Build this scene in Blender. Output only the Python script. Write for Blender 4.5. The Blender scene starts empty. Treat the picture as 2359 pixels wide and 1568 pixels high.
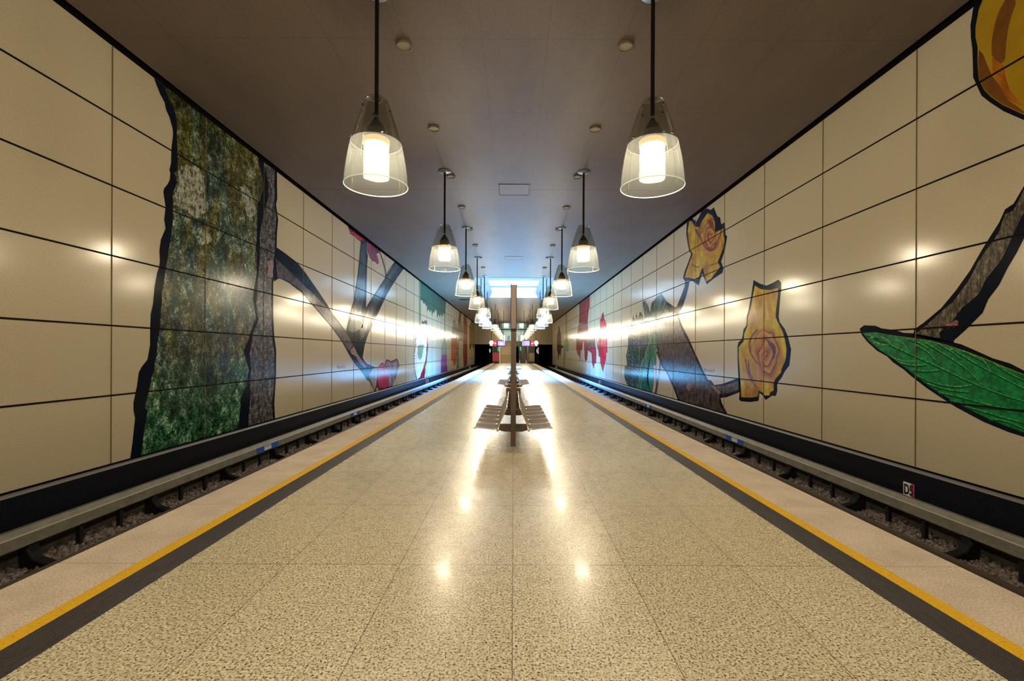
import bpy, math, random
from math import sin, cos, pi, radians
from mathutils import Vector

random.seed(7)
S = bpy.context.scene
COL = S.collection

# ------------------------------------------------------------------ camera
F = 1048.0                    # focal length in pixels of the 2359 px wide frame
VPX, VPY = 1183.0, 813.0      # pixel the optical axis passes through
ROLL = 0.0042
EYE = 1.75                    # camera height above the platform
W = 7.0                       # half width of the hall
CEIL = 7.11
PANEL_TOP, PANEL_BOTTOM = 7.06, -0.203
END = 82.0

cam_d = bpy.data.cameras.new('camera')
cam_d.sensor_width = 36.0
cam_d.lens = 36.0 * F / 2359.0
cam_d.shift_x = (1179.5 - VPX) / 2359.0
cam_d.shift_y = (VPY - 784.0) / 2359.0
cam_d.clip_end = 400
cam = bpy.data.objects.new('camera', cam_d)
COL.objects.link(cam)
cam.location = (0, 0, EYE)
cam.rotation_mode = 'QUATERNION'
from mathutils import Quaternion
cam.rotation_quaternion = Quaternion((1, 0, 0), pi / 2) @ Quaternion((0, 0, 1), ROLL)
S.camera = cam

# ------------------------------------------------------------------ world and exposure
wd = bpy.data.worlds.new('world')
S.world = wd
wd.use_nodes = True
wd.node_tree.nodes['Background'].inputs[0].default_value = (0.5, 0.6, 0.8, 1)
wd.node_tree.nodes['Background'].inputs[1].default_value = 0.0
S.view_settings.view_transform = 'Standard'
S.view_settings.look = 'None'
S.view_settings.gamma = 1.0
S.view_settings.use_curve_mapping = False
S.view_settings.exposure = 0.0
S.cycles.use_denoising = True
S.cycles.max_bounces = 8
S.cycles.diffuse_bounces = 4
S.cycles.glossy_bounces = 4
S.cycles.transparent_max_bounces = 24
S.cycles.sample_clamp_indirect = 6.0
S.cycles.caustics_reflective = False
S.cycles.caustics_refractive = False

BULB_STRENGTH = 142.0
SKY_PANE = 2.6
SKY_LIGHT = 22000.0


def area_light(name, loc, rot, sx, sy, power, color, spread=180):
    d = bpy.data.lights.new(name, 'AREA')
    d.shape = 'RECTANGLE'
    d.size, d.size_y = sx, sy
    d.energy = power
    d.color = color
    d.spread = radians(spread)
    o = bpy.data.objects.new(name, d)
    o.location = loc
    o.rotation_euler = rot
    COL.objects.link(o)
    return o


# daylight falling through the skylight (lamp sits just under its panes)
for yy in (37.4, 39.2, 41.0, 42.6):
    area_light('skylight_daylight', (0, yy, 7.15), (radians(-10), 0, 0), 4.0, 1.4, SKY_LIGHT / 4, (0.065, 0.345, 1.0), 100)
# fluorescent light of the mezzanine behind the end wall
area_light('mezzanine_light', (0, 95, 8.3), (0, 0, 0), 7, 12, 900, (0.80, 1.0, 0.92))

# ------------------------------------------------------------------ materials
MATS = {}


def mat(name, color=(0.5, 0.5, 0.5), rough=0.5, metal=0.0, spec=0.5, emit=None, strength=0.0, coat=0.0):
    m = bpy.data.materials.new(name)
    m.use_nodes = True
    b = m.node_tree.nodes['Principled BSDF']
    b.inputs['Base Color'].default_value = (*color, 1)
    b.inputs['Roughness'].default_value = rough
    b.inputs['Metallic'].default_value = metal
    b.inputs['Specular IOR Level'].default_value = spec
    b.inputs['Coat Weight'].default_value = coat
    b.inputs['Coat Roughness'].default_value = 0.08
    if emit:
        b.inputs['Emission Color'].default_value = (*emit, 1)
        b.inputs['Emission Strength'].default_value = strength
    MATS[name] = m
    return m


class N:
    """small node helper on one material"""
    def __init__(self, m):
        self.t = m.node_tree
        self.b = self.t.nodes['Principled BSDF']
        self.tc = self.t.nodes.new('ShaderNodeTexCoord')

    def new(self, kind, **kw):
        n = self.t.nodes.new(kind)
        for k, v in kw.items():
            setattr(n, k, v)
        return n

    def link(self, a, b):
        self.t.links.new(a, b)

    def coord(self, scale=(1, 1, 1)):
        mp = self.new('ShaderNodeMapping')
        mp.inputs['Scale'].default_value = scale
        self.link(self.tc.outputs['Object'], mp.inputs['Vector'])
        return mp.outputs['Vector']

    def noise(self, scale, vec=None, detail=4, rough=0.6, distort=0.0):
        n = self.new('ShaderNodeTexNoise')
        n.inputs['Scale'].default_value = scale
        n.inputs['Detail'].default_value = detail
        n.inputs['Roughness'].default_value = rough
        n.inputs['Distortion'].default_value = distort
        self.link(vec if vec is not None else self.tc.outputs['Object'], n.inputs['Vector'])
        return n.outputs['Fac']

    def ramp(self, fac, stops, interp='LINEAR'):
        r = self.new('ShaderNodeValToRGB')
        r.color_ramp.interpolation = interp
        e = r.color_ramp.elements
        while len(e) < len(stops):
            e.new(0.5)
        for i, (p, c) in enumerate(stops):
            e[i].position = p
            e[i].color = (*c, 1) if len(c) == 3 else c
        self.link(fac, r.inputs['Fac'])
        return r.outputs['Color']

    def mix(self, fac, a, b, mode='MIX'):
        x = self.new('ShaderNodeMix', data_type='RGBA', blend_type=mode)
        for sock, v in ((x.inputs[0], fac), (x.inputs[6], a), (x.inputs[7], b)):
            if hasattr(v, 'is_linked'):
                self.link(v, sock)
            elif isinstance(v, tuple):
                sock.default_value = (*v, 1)
            else:
                sock.default_value = v
        return x.outputs[2]

    def math(self, op, a, b=None, c=None):
        x = self.new('ShaderNodeMath', operation=op)
        for i, v in enumerate((a, b, c)):
            if v is None:
                continue
            if hasattr(v, 'is_linked'):
                self.link(v, x.inputs[i])
            else:
                x.inputs[i].default_value = v
        return x.outputs[0]

    def bump(self, height, strength=0.3, dist=0.01):
        x = self.new('ShaderNodeBump')
        x.inputs['Strength'].default_value = strength
        x.inputs['Distance'].default_value = dist
        self.link(height, x.inputs['Height'])
        self.link(x.outputs[0], self.b.inputs['Normal'])

    def base(self, c):
        self.link(c, self.b.inputs['Base Color'])


def printed(name, stops, scale=3.0, stretch=(1, 1, 1), detail=6, rough=0.16, distort=0.4, spread=0.65, grit=0.0):
    """print on a wall panel: colours mottled by noise, the same gloss as the panel"""
    m = mat(name, stops[0][1], rough, spec=0.1)
    n = N(m)
    f = n.noise(scale, n.coord(stretch), detail, spread, distort)
    c = n.ramp(f, stops)
    if grit:
        lo, hi = 1 - grit, 1 + grit * 0.8
        c = n.mix(1.0, c, n.ramp(n.noise(26, n.coord(stretch), 5, 0.8), [(0.40, (lo, lo, lo)), (0.62, (hi, hi, hi))]), 'MULTIPLY')
    n.base(c)
    return m


WALL_ROUGH = 0.17
# wall panels: cream enamel with a faint grain
m = mat('cream_panel', (0.74, 0.64, 0.42), WALL_ROUGH, spec=0.36)
n = N(m)
g = n.noise(75, detail=4, rough=0.85)
n.base(n.ramp(g, [(0.34, (0.32, 0.27, 0.18)), (0.47, (0.49, 0.425, 0.30)), (0.66, (0.585, 0.515, 0.37))]))
mat('joint_black', (0.010, 0.008, 0.008), 0.8, spec=0.03)
mat('joint_brown', (0.17, 0.12, 0.07), 0.6, spec=0.1)
mat('gap_black', (0.006, 0.006, 0.006), 0.9, spec=0.0)
# ceiling: board-marked concrete with joints
m = mat('ceiling_concrete', (0.2, 0.17, 0.14), 0.55, spec=0.25)
n = N(m)
a = n.noise(1.3, n.coord((1, .35, 1)), 6, 0.65)
b2 = n.noise(45, detail=3, rough=0.8)
c = n.ramp(a, [(0.3, (0.185, 0.146, 0.115)), (0.5, (0.235, 0.19, 0.152)), (0.7, (0.27, 0.215, 0.175))])
c = n.mix(0.4, c, n.ramp(b2, [(0.35, (0.09, 0.073, 0.058)), (0.6, (0.36, 0.30, 0.245))]))
sp = n.new('ShaderNodeSeparateXYZ')
n.link(n.tc.outputs['Object'], sp.inputs[0])
def lines(n, v, period, offset, width):
    t = n.math('ADD', v, -offset + 1000.5 * period)
    t = n.math('MODULO', t, period)
    t = n.math('SUBTRACT', t, period / 2)
    t = n.math('ABSOLUTE', t)
    return n.math('LESS_THAN', t, width / 2)
j1 = lines(n, sp.outputs[1], 16.0, 14.94 - 8.0 + 8.0, 0.045)
j2 = lines(n, sp.outputs[1], 2.39, 14.94, 0.025)
j3 = lines(n, n.math('ABSOLUTE', sp.outputs[0]), 1.32, 0.56, 0.02)
c = n.mix(1.0, c, (0.54, 0.49, 0.445), 'MULTIPLY')
c = n.mix(n.math('MULTIPLY', n.math('ADD', j2, j3), 0.25), c, (0.05, 0.04, 0.03))
c = n.mix(n.math('MULTIPLY', j1, 0.75), c, (0.05, 0.04, 0.03))
n.base(c)
n.bump(a, 0.15, 0.01)
# floor: polished granite slabs with dark grains
m = mat('granite_floor', (0.6, 0.5, 0.3), 0.13, spec=0.4, coat=0.05)
n = N(m)
sp = n.new('ShaderNodeSeparateXYZ')
n.link(n.tc.outputs['Object'], sp.inputs[0])
f1 = n.noise(66, detail=4, rough=0.75)
f2 = n.noise(24, detail=3, rough=0.6)
c = n.ramp(f1, [(0.40, (0.016, 0.009, 0.007)), (0.430, (0.16, 0.10, 0.06)), (0.462, (0.74, 0.655, 0.43)), (0.55, (0.98, 0.93, 0.70))])
c = n.mix(n.math('MULTIPLY', n.ramp(f2, [(0.4, (1, 1, 1)), (0.6, (0, 0, 0))]), 0.28), c, (0.36, 0.26, 0.14))
vx = n.math('FLOOR', n.math('DIVIDE', n.math('ADD', sp.outputs[0], 93), 0.93))
vy = n.math('FLOOR', n.math('DIVIDE', n.math('ADD', sp.outputs[1], 147 - 3.76), 1.47))
cmb = n.new('ShaderNodeCombineXYZ'); n.link(vx, cmb.inputs[0]); n.link(vy, cmb.inputs[1])
wn = n.new('ShaderNodeTexWhiteNoise'); n.link(cmb.outputs[0], wn.inputs['Vector'])
c = n.mix(1.0, c, n.ramp(wn.outputs['Value'], [(0, (0.88, 0.87, 0.86)), (1, (1, 1, 1))]), 'MULTIPLY')
jx = lines(n, sp.outputs[0], 0.93, 0.0, 0.006)
jy = lines(n, sp.outputs[1], 1.47, 3.76, 0.007)
c = n.mix(n.math('MULTIPLY', n.math('MAXIMUM', jx, jy), 0.8), c, (0.12, 0.07, 0.035))
n.base(c)
rr = n.ramp(n.noise(7, detail=3), [(0.35, (0.25, 0.25, 0.25)), (0.7, (0.31, 0.31, 0.31))])
n.link(rr, n.b.inputs['Roughness'])
# platform edge slabs, tactile strip, yellow line
m = mat('edge_granite', (0.6, 0.5, 0.38), 0.45)
n = N(m)
f1 = n.noise(75, detail=4, rough=0.75)
c = n.ramp(f1, [(0.34, (0.22, 0.15, 0.11)), (0.45, (0.76, 0.64, 0.51)), (0.62, (0.93, 0.81, 0.67))])
f2 = n.noise(2.2, detail=5)
c = n.mix(n.math('MULTIPLY', n.ramp(f2, [(0.35, (1, 1, 1)), (0.6, (0, 0, 0))]), 0.3), c, (0.34, 0.25, 0.18))
sp = n.new('ShaderNodeSeparateXYZ'); n.link(n.tc.outputs['Object'], sp.inputs[0])
c = n.mix(n.math('MULTIPLY', lines(n, sp.outputs[1], 1.47, 3.76, 0.008), 0.6), c, (0.15, 0.1, 0.07))
n.base(c)
m = mat('tactile_rubber', (0.05, 0.042, 0.042), 0.55)
n = N(m)
sp = n.new('ShaderNodeSeparateXYZ'); n.link(n.tc.outputs['Object'], sp.inputs[0])
gr = n.math('SINE', n.math('MULTIPLY', sp.outputs[0], 2 * pi / 0.022))
f1 = n.noise(60, n.coord((1, .1, 1)), 3)
c = n.ramp(f1, [(0.3, (0.014, 0.011, 0.013)), (0.6, (0.034, 0.028, 0.032)), (0.8, (0.08, 0.068, 0.072))])
n.base(n.mix(n.math('GREATER_THAN', gr, 0.75), c, (0.055, 0.046, 0.05)))
n.bump(gr, 0.5, 0.006)
m = mat('yellow_paint', (0.66, 0.36, 0.012), 0.5)
n = N(m)
n.base(n.ramp(n.noise(60, detail=4, rough=0.8), [(0.32, (0.50, 0.26, 0.01)), (0.46, (0.90, 0.52, 0.012)), (0.7, (0.95, 0.60, 0.03))]))
# black granite plinth
m = mat('black_granite', (0.008, 0.009, 0.013), 0.35, spec=0.15)
n = N(m)
n.base(n.ramp(n.noise(110, detail=2, rough=0.9), [(0.60, (0.004, 0.005, 0.009)), (0.74, (0.10, 0.11, 0.13))]))
mat('plinth_edge_highlight', (0.13, 0.125, 0.13), 0.4)  # lighter grey paints the highlight along the plinth's rounded black edge
m = mat('grey_cover', (0.24, 0.22, 0.16), 0.5)
n = N(m)
n.base(n.ramp(n.noise(5, detail=6, rough=0.7), [(0.3, (0.12, 0.112, 0.088)), (0.7, (0.22, 0.208, 0.168))]))
mat('cover_edge_highlight', (0.45, 0.42, 0.33), 0.5)  # pale colour paints the highlight line on the cover's ridge
m = mat('sooty_concrete', (0.06, 0.055, 0.045), 0.85)
n = N(m)
n.base(n.ramp(n.noise(3, detail=6), [(0.3, (0.05, 0.048, 0.04)), (0.7, (0.13, 0.118, 0.092))]))
m = mat('ballast_stone', (0.12, 0.1, 0.09), 0.9)
n = N(m)
n.base(n.ramp(n.noise(14, detail=5, rough=0.7), [(0.3, (0.08, 0.067, 0.065)), (0.55, (0.26, 0.215, 0.195)), (0.72, (0.48, 0.42, 0.39))]))
n.bump(n.noise(30, detail=4), 0.8, 0.03)
mat('bracket_black', (0.012, 0.012, 0.013), 0.75, spec=0.12)
mat('rail_steel', (0.25, 0.2, 0.17), 0.4, metal=0.8)
mat('sticker_blue', (0.01, 0.09, 0.48), 0.4)
mat('sticker_white', (0.72, 0.72, 0.72), 0.4)
mat('lettering_dark', (0.03, 0.027, 0.027), 0.4)
mat('ink_black', (0.015, 0.013, 0.02), 0.4)
mat('ink_red', (0.45, 0.02, 0.04), 0.4)
# steel
mat('bench_steel', (0.78, 0.72, 0.70), 0.25, metal=0.7)
mat('bench_wire', (0.38, 0.33, 0.32), 0.4, metal=0.4)
m = mat('post_steel', (0.17, 0.13, 0.105), 0.38, metal=0.45)
mat('sign_box', (0.33, 0.26, 0.19), 0.45)
mat('sign_dark', (0.02, 0.016, 0.02), 0.4)
mat('sign_face', (0.02, 0.03, 0.16), 0.25)
mat('pole_black', (0.007, 0.0055, 0.005), 0.5, spec=0.2)
mat('rose_metal', (0.20, 0.23, 0.26), 0.35, metal=0.3)
mat('socket_dark', (0.030, 0.020, 0.018), 0.5)
mat('amber_glass', (0.05, 0.015, 0.003), 0.3, emit=(1.0, 0.42, 0.07), strength=0.7)
mat('disc_tan', (0.26, 0.21, 0.13), 0.6)
mat('disc_ring', (0.11, 0.09, 0.06), 0.6)
mat('hatch_lid', (0.165, 0.13, 0.10), 0.55, spec=0.25)
mat('hatch_frame', (0.035, 0.028, 0.022), 0.7)
mat('bulb_glow', (0.8, 0.8, 0.8), 0.4, emit=(1.0, 0.835, 0.61), strength=BULB_STRENGTH)
mat('rim_glow', (0.75, 0.85, 0.70), 0.12, emit=(0.85, 1.0, 0.75), strength=0.35)


def glass(name, tint, haze, haze_col, gloss=0.9):
    m = bpy.data.materials.new(name)
    m.use_nodes = True
    t = m.node_tree
    t.nodes.clear()
    out = t.nodes.new('ShaderNodeOutputMaterial')
    tr = t.nodes.new('ShaderNodeBsdfTransparent'); tr.inputs[0].default_value = (*tint, 1)
    tl = t.nodes.new('ShaderNodeBsdfTranslucent'); tl.inputs[0].default_value = (*haze_col, 1)
    df = t.nodes.new('ShaderNodeBsdfDiffuse'); df.inputs[0].default_value = (*haze_col, 1)
    ad = t.nodes.new('ShaderNodeMixShader'); ad.inputs[0].default_value = 0.5
    t.links.new(tl.outputs[0], ad.inputs[1]); t.links.new(df.outputs[0], ad.inputs[2])
    m1 = t.nodes.new('ShaderNodeMixShader'); m1.inputs[0].default_value = haze
    t.links.new(tr.outputs[0], m1.inputs[1]); t.links.new(ad.outputs[0], m1.inputs[2])
    gl = t.nodes.new('ShaderNodeBsdfGlossy'); gl.inputs['Roughness'].default_value = 0.05
    lw = t.nodes.new('ShaderNodeLayerWeight'); lw.inputs['Blend'].default_value = 0.25
    mu = t.nodes.new('ShaderNodeMath'); mu.operation = 'MULTIPLY'; mu.inputs[1].default_value = gloss
    t.links.new(lw.outputs['Fresnel'], mu.inputs[0])
    m2 = t.nodes.new('ShaderNodeMixShader')
    t.links.new(mu.outputs[0], m2.inputs[0]); t.links.new(m1.outputs[0], m2.inputs[1]); t.links.new(gl.outputs[0], m2.inputs[2])
    t.links.new(m2.outputs[0], out.inputs[0])
    MATS[name] = m


glass('lamp_glass_clear', (0.93, 0.95, 0.92), 0.028, (0.9, 0.95, 0.88), 0.5)
glass('lamp_glass_smoky', (0.72, 0.72, 0.66), 0.012, (0.12, 0.13, 0.10), 0.4)
# skylight
mat('skylight_pane', (0.8, 0.9, 1.0), 0.3, emit=(0.62, 0.85, 1.0), strength=SKY_PANE)
mat('skylight_white', (0.20, 0.21, 0.22), 0.7)
# end of the hall
m = mat('end_tile', (0.23, 0.175, 0.095), 0.5)
n = N(m)
n.base(n.ramp(n.noise(8, detail=6, rough=0.8), [(0.3, (0.17, 0.125, 0.06)), (0.7, (0.27, 0.205, 0.115))]))
mat('tunnel_dark', (0.008, 0.016, 0.02), 0.7)
mat('red_panel', (0.42, 0.03, 0.045), 0.4)
mat('dark_panel', (0.012, 0.013, 0.015), 0.5)
mat('stair_stone', (0.44, 0.34, 0.20), 0.5)
mat('escalator_dark', (0.06, 0.05, 0.045), 0.4)
mat('escalator_side', (0.85, 0.72, 0.66), 0.3, metal=0.2)
mat('chrome', (0.75, 0.72, 0.68), 0.2, metal=0.9)
mat('mezzanine_teal', (0.42, 0.62, 0.56), 0.6)
mat('mezzanine_white', (0.75, 0.80, 0.78), 0.6)
mat('poster_white', (0.85, 0.88, 0.90), 0.4, emit=(0.9, 0.95, 1), strength=1.2)
mat('poster_blue', (0.25, 0.42, 0.58), 0.4)
mat('display_blue', (0.05, 0.03, 0.5), 0.3, emit=(0.08, 0.05, 0.85), strength=1.0)
mat('display_lilac', (0.3, 0.25, 0.8), 0.3, emit=(0.38, 0.30, 1.0), strength=0.9)
mat('display_text', (0.8, 0.8, 0.9), 0.3, emit=(0.9, 0.88, 1.0), strength=1.6)
mat('sign_red', (0.6, 0.0, 0.0), 0.3, emit=(1.0, 0.0, 0.0), strength=1.0)
mat('clock_white', (0.9, 0.9, 0.9), 0.3, emit=(1, 0.97, 1), strength=2.2)
mat('clock_rim', (0.5, 0.05, 0.25), 0.3, emit=(0.7, 0.03, 0.3), strength=0.6)
mat('exit_green', (0.02, 0.4, 0.12), 0.4, emit=(0.05, 0.6, 0.2), strength=0.5)
mat('signal_white', (0.8, 0.8, 0.8), 0.3, emit=(0.85, 0.92, 1), strength=1.2)
mat('signal_pink', (0.8, 0.3, 0.5), 0.3, emit=(1, 0.3, 0.6), strength=1.5)

# prints
K = lambda *v: v
printed('print_black', [(0.3, (0.004, 0.006, 0.012)), (0.7, (0.008, 0.011, 0.02))], 20)
mm = printed('print_navy', [(0.3, (0.004, 0.006, 0.012)), (0.7, (0.007, 0.012, 0.026))], 8)
for q_ in ('print_black', 'print_navy'):
    MATS[q_].node_tree.nodes['Principled BSDF'].inputs['Specular IOR Level'].default_value = 0.04
# mossy bark: two noises
m = mat('print_moss', (0.1, 0.12, 0.08), 0.2, spec=0.16)
n = N(m)
fine = n.noise(5.5, n.coord((1, 1, 0.8)), 10, 0.82, 0.3)
big = n.noise(0.8, n.coord((1, 1.4, 0.6)), 5, 0.62, 0.6)
dim = n.noise(1.1, n.coord((1, 1.2, 0.5)), 6, 0.7, 0.5)
teal = n.ramp(fine, [(0.37, (0.003, 0.006, 0.006)), (0.47, (0.026, 0.058, 0.048)), (0.54, (0.10, 0.17, 0.13)), (0.64, (0.50, 0.60, 0.50))])
oliv = n.ramp(fine, [(0.37, (0.005, 0.006, 0.002)), (0.47, (0.070, 0.068, 0.012)), (0.54, (0.17, 0.165, 0.045)), (0.66, (0.52, 0.52, 0.36))])
green = n.ramp(fine, [(0.38, (0.002, 0.010, 0.006)), (0.47, (0.016, 0.075, 0.035)), (0.54, (0.07, 0.20, 0.10)), (0.63, (0.50, 0.70, 0.55))])
sp = n.new('ShaderNodeSeparateXYZ'); n.link(n.tc.outputs['Object'], sp.inputs[0])
low = n.math('ADD', n.math('MULTIPLY', sp.outputs[2], -0.5), n.math('ADD', n.math('MULTIPLY', big, 1.6), 0.25))
c = n.mix(n.ramp(big, [(0.44, (0, 0, 0)), (0.56, (1, 1, 1))]), teal, oliv)
c = n.mix(n.ramp(low, [(0.2, (0, 0, 0)), (0.75, (1, 1, 1))]), c, green)
c = n.mix(1.0, c, n.ramp(n.noise(24, detail=5, rough=0.8), [(0.41, (0.28, 0.28, 0.28)), (0.50, (0.9, 0.9, 0.9)), (0.60, (1.9, 1.9, 1.9))]), 'MULTIPLY')
n.base(n.mix(1.0, c, n.ramp(dim, [(0.38, (0.34, 0.36, 0.34)), (0.58, (1, 1, 1))]), 'MULTIPLY'))
m = mat('print_lichen', (0.4, 0.42, 0.35), 0.2)
n = N(m)
n.base(n.ramp(n.noise(11, n.coord((1, 1, .7)), 8, 0.75), [(0.40, (0.02, 0.022, 0.016)), (0.47, (0.17, 0.18, 0.14)), (0.58, (0.42, 0.44, 0.35))]))
printed('print_greybark', [(0.37, (0.008, 0.008, 0.012)), (0.49, (0.065, 0.062, 0.072)), (0.64, (0.30, 0.30, 0.32))], 7, (1, 1, 0.8), 10, 0.2, 0.3, 0.82, 0.6)
printed('print_trunk', [(0.36, (0.012, 0.010, 0.012)), (0.5, (0.060, 0.044, 0.042)), (0.66, (0.19, 0.15, 0.135))], 5, (1, 1, 0.7), 10, 0.18, 0.3, 0.8, 0.5)
printed('print_branch', [(0.3, (0.016, 0.013, 0.016)), (0.5, (0.075, 0.058, 0.058)), (0.7, (0.17, 0.14, 0.13))], 4, (1, 0.6, 0.6), 8, 0.17, 0.3, 0.7, 0.4)
printed('print_stem', [(0.3, (0.012, 0.022, 0.026)), (0.6, (0.035, 0.05, 0.058)), (0.75, (0.10, 0.11, 0.12))], 2, (1, 1, 0.25), 6)
printed('print_nearbark', [(0.32, (0.012, 0.010, 0.008)), (0.48, (0.075, 0.06, 0.04)), (0.62, (0.20, 0.17, 0.12)), (0.74, (0.36, 0.31, 0.24))], 14, (1, 1, 0.35), 9, 0.25, 0.3, 0.75, 0.5)
printed('print_scar', [(0.35, (0.10, 0.03, 0.03)), (0.6, (0.34, 0.18, 0.15)), (0.75, (0.5, 0.33, 0.28))], 9)
printed('print_pinkwood', [(0.35, (0.16, 0.10, 0.11)), (0.65, (0.40, 0.29, 0.29))], 12)
# leaf with embossed cells
m = mat('print_leaf', (0.0, 0.14, 0.04), 0.35, spec=0.15)
n = N(m)
v = n.new('ShaderNodeTexVoronoi'); v.inputs['Scale'].default_value = 13
n.link(n.coord((1, 1, 1.4)), v.inputs['Vector'])
nz = n.noise(5, detail=7, rough=0.7)
c = n.ramp(v.outputs['Distance'], [(0.0, (0.003, 0.27, 0.065)), (0.45, (0.0, 0.17, 0.035)), (0.8, (0.0, 0.06, 0.012))])
n.base(n.mix(0.45, c, n.ramp(nz, [(0.38, (0.0, 0.045, 0.010)), (0.62, (0.008, 0.30, 0.08))])))
printed('print_vein', [(0.36, (0.005, 0.17, 0.04)), (0.5, (0.06, 0.32, 0.10)), (0.66, (0.34, 0.56, 0.24))], 22, (1, 1, 1), 4)
printed('print_vein_dark', [(0.3, (0.0, 0.05, 0.012)), (0.7, (0.0, 0.11, 0.028))], 15)
printed('print_leafedge', [(0.35, (0.03, 0.16, 0.03)), (0.65, (0.28, 0.30, 0.03))], 20)
# yellow roses
printed('print_yellow', [(0.3, (0.30, 0.11, 0.006)), (0.48, (0.50, 0.28, 0.010)), (0.7, (0.58, 0.40, 0.03))], 1.3, (1, 0.7, 0.5), 5, 0.18, 0.8)
printed('print_gold', [(0.3, (0.33, 0.185, 0.010)), (0.7, (0.41, 0.255, 0.018))], 2, (1, 1, .5), 5)
printed('print_orange', [(0.3, (0.20, 0.045, 0.006)), (0.5, (0.40, 0.14, 0.012)), (0.7, (0.52, 0.26, 0.03))], 2.2, (1, 0.8, 0.5), 5, 0.18, 1.0)
printed('print_peach', [(0.3, (0.33, 0.095, 0.03)), (0.7, (0.50, 0.22, 0.065))], 3, (1, 1, 0.6), 5)
printed('print_rust', [(0.3, (0.10, 0.022, 0.008)), (0.7, (0.26, 0.075, 0.02))], 4)
printed('print_plum', [(0.3, (0.055, 0.022, 0.035)), (0.7, (0.13, 0.05, 0.055))], 4)
printed('print_brownstripe', [(0.3, (0.13, 0.05, 0.012)), (0.7, (0.19, 0.075, 0.015))], 4)
printed('print_limegreen', [(0.3, (0.16, 0.17, 0.03)), (0.7, (0.42, 0.37, 0.05))], 3)
# other flowers
printed('print_crimson', [(0.38, (0.05, 0.002, 0.006)), (0.5, (0.24, 0.005, 0.014)), (0.68, (0.46, 0.05, 0.06))], 3, (1, 1, 0.15), 8, 0.16, 0.2)
printed('print_magenta', [(0.35, (0.10, 0.008, 0.035)), (0.65, (0.30, 0.025, 0.10))], 4, (1, 1, 0.3), 6)
printed('print_red', [(0.3, (0.26, 0.0, 0.006)), (0.5, (0.50, 0.003, 0.022)), (0.72, (0.60, 0.06, 0.12))], 2.5, (1, 1, 0.6), 6)
printed('print_darkred', [(0.3, (0.035, 0.005, 0.008)), (0.7, (0.16, 0.012, 0.02))], 4)
printed('print_mauve', [(0.3, (0.09, 0.06, 0.10)), (0.5, (0.22, 0.16, 0.24)), (0.7, (0.40, 0.33, 0.40))], 4, (1, 1, 0.4), 7)
printed('print_bone', [(0.3, (0.18, 0.12, 0.09)), (0.6, (0.42, 0.36, 0.31))], 3, (1, 1, 0.4), 6)
printed('print_needles', [(0.38, (0.0, 0.016, 0.014)), (0.5, (0.0, 0.085, 0.065)), (0.66, (0.01, 0.19, 0.14))], 9, (1, 1, 0.18), 6)
printed('print_stemgreen', [(0.3, (0.06, 0.14, 0.09)), (0.7, (0.16, 0.27, 0.18))], 6, (1, 1, .2))
printed('print_paleleaf', [(0.3, (0.62, 0.62, 0.56)), (0.7, (0.74, 0.73, 0.66))], 5, (1, 1, .3))
printed('print_sage', [(0.3, (0.10, 0.17, 0.10)), (0.7, (0.32, 0.42, 0.28))], 5, (1, 1, .3))
printed('print_purple', [(0.3, (0.07, 0.015, 0.13)), (0.7, (0.30, 0.09, 0.36))], 6, (1, 1, .12), 7)
printed('print_tulip', [(0.35, (0.11, 0.01, 0.005)), (0.5, (0.38, 0.06, 0.008)), (0.68, (0.52, 0.16, 0.02))], 3, (1, 1, .12), 7)
printed('print_greypetal', [(0.3, (0.09, 0.085, 0.09)), (0.7, (0.30, 0.28, 0.27))], 4, (1, 1, .3), 6)
printed('print_oxblood', [(0.3, (0.13, 0.025, 0.015)), (0.7, (0.30, 0.075, 0.05))], 4, (1, 1, .15), 6)
printed('print_olive', [(0.3, (0.08, 0.06, 0.008)), (0.7, (0.20, 0.15, 0.025))], 4, (1, 1, .2), 6)
printed('print_tealleaf', [(0.34, (0.004, 0.012, 0.013)), (0.5, (0.025, 0.065, 0.06)), (0.7, (0.14, 0.26, 0.24))], 2.6, (1, 1, 0.5), 8, 0.16, 1.2, 0.7)
printed('print_greenleaf', [(0.34, (0.0, 0.045, 0.022)), (0.5, (0.03, 0.16, 0.09)), (0.7, (0.17, 0.36, 0.22))], 4, (1, 1, 0.3), 8, 0.16, 0.6, 0.7)


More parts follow.
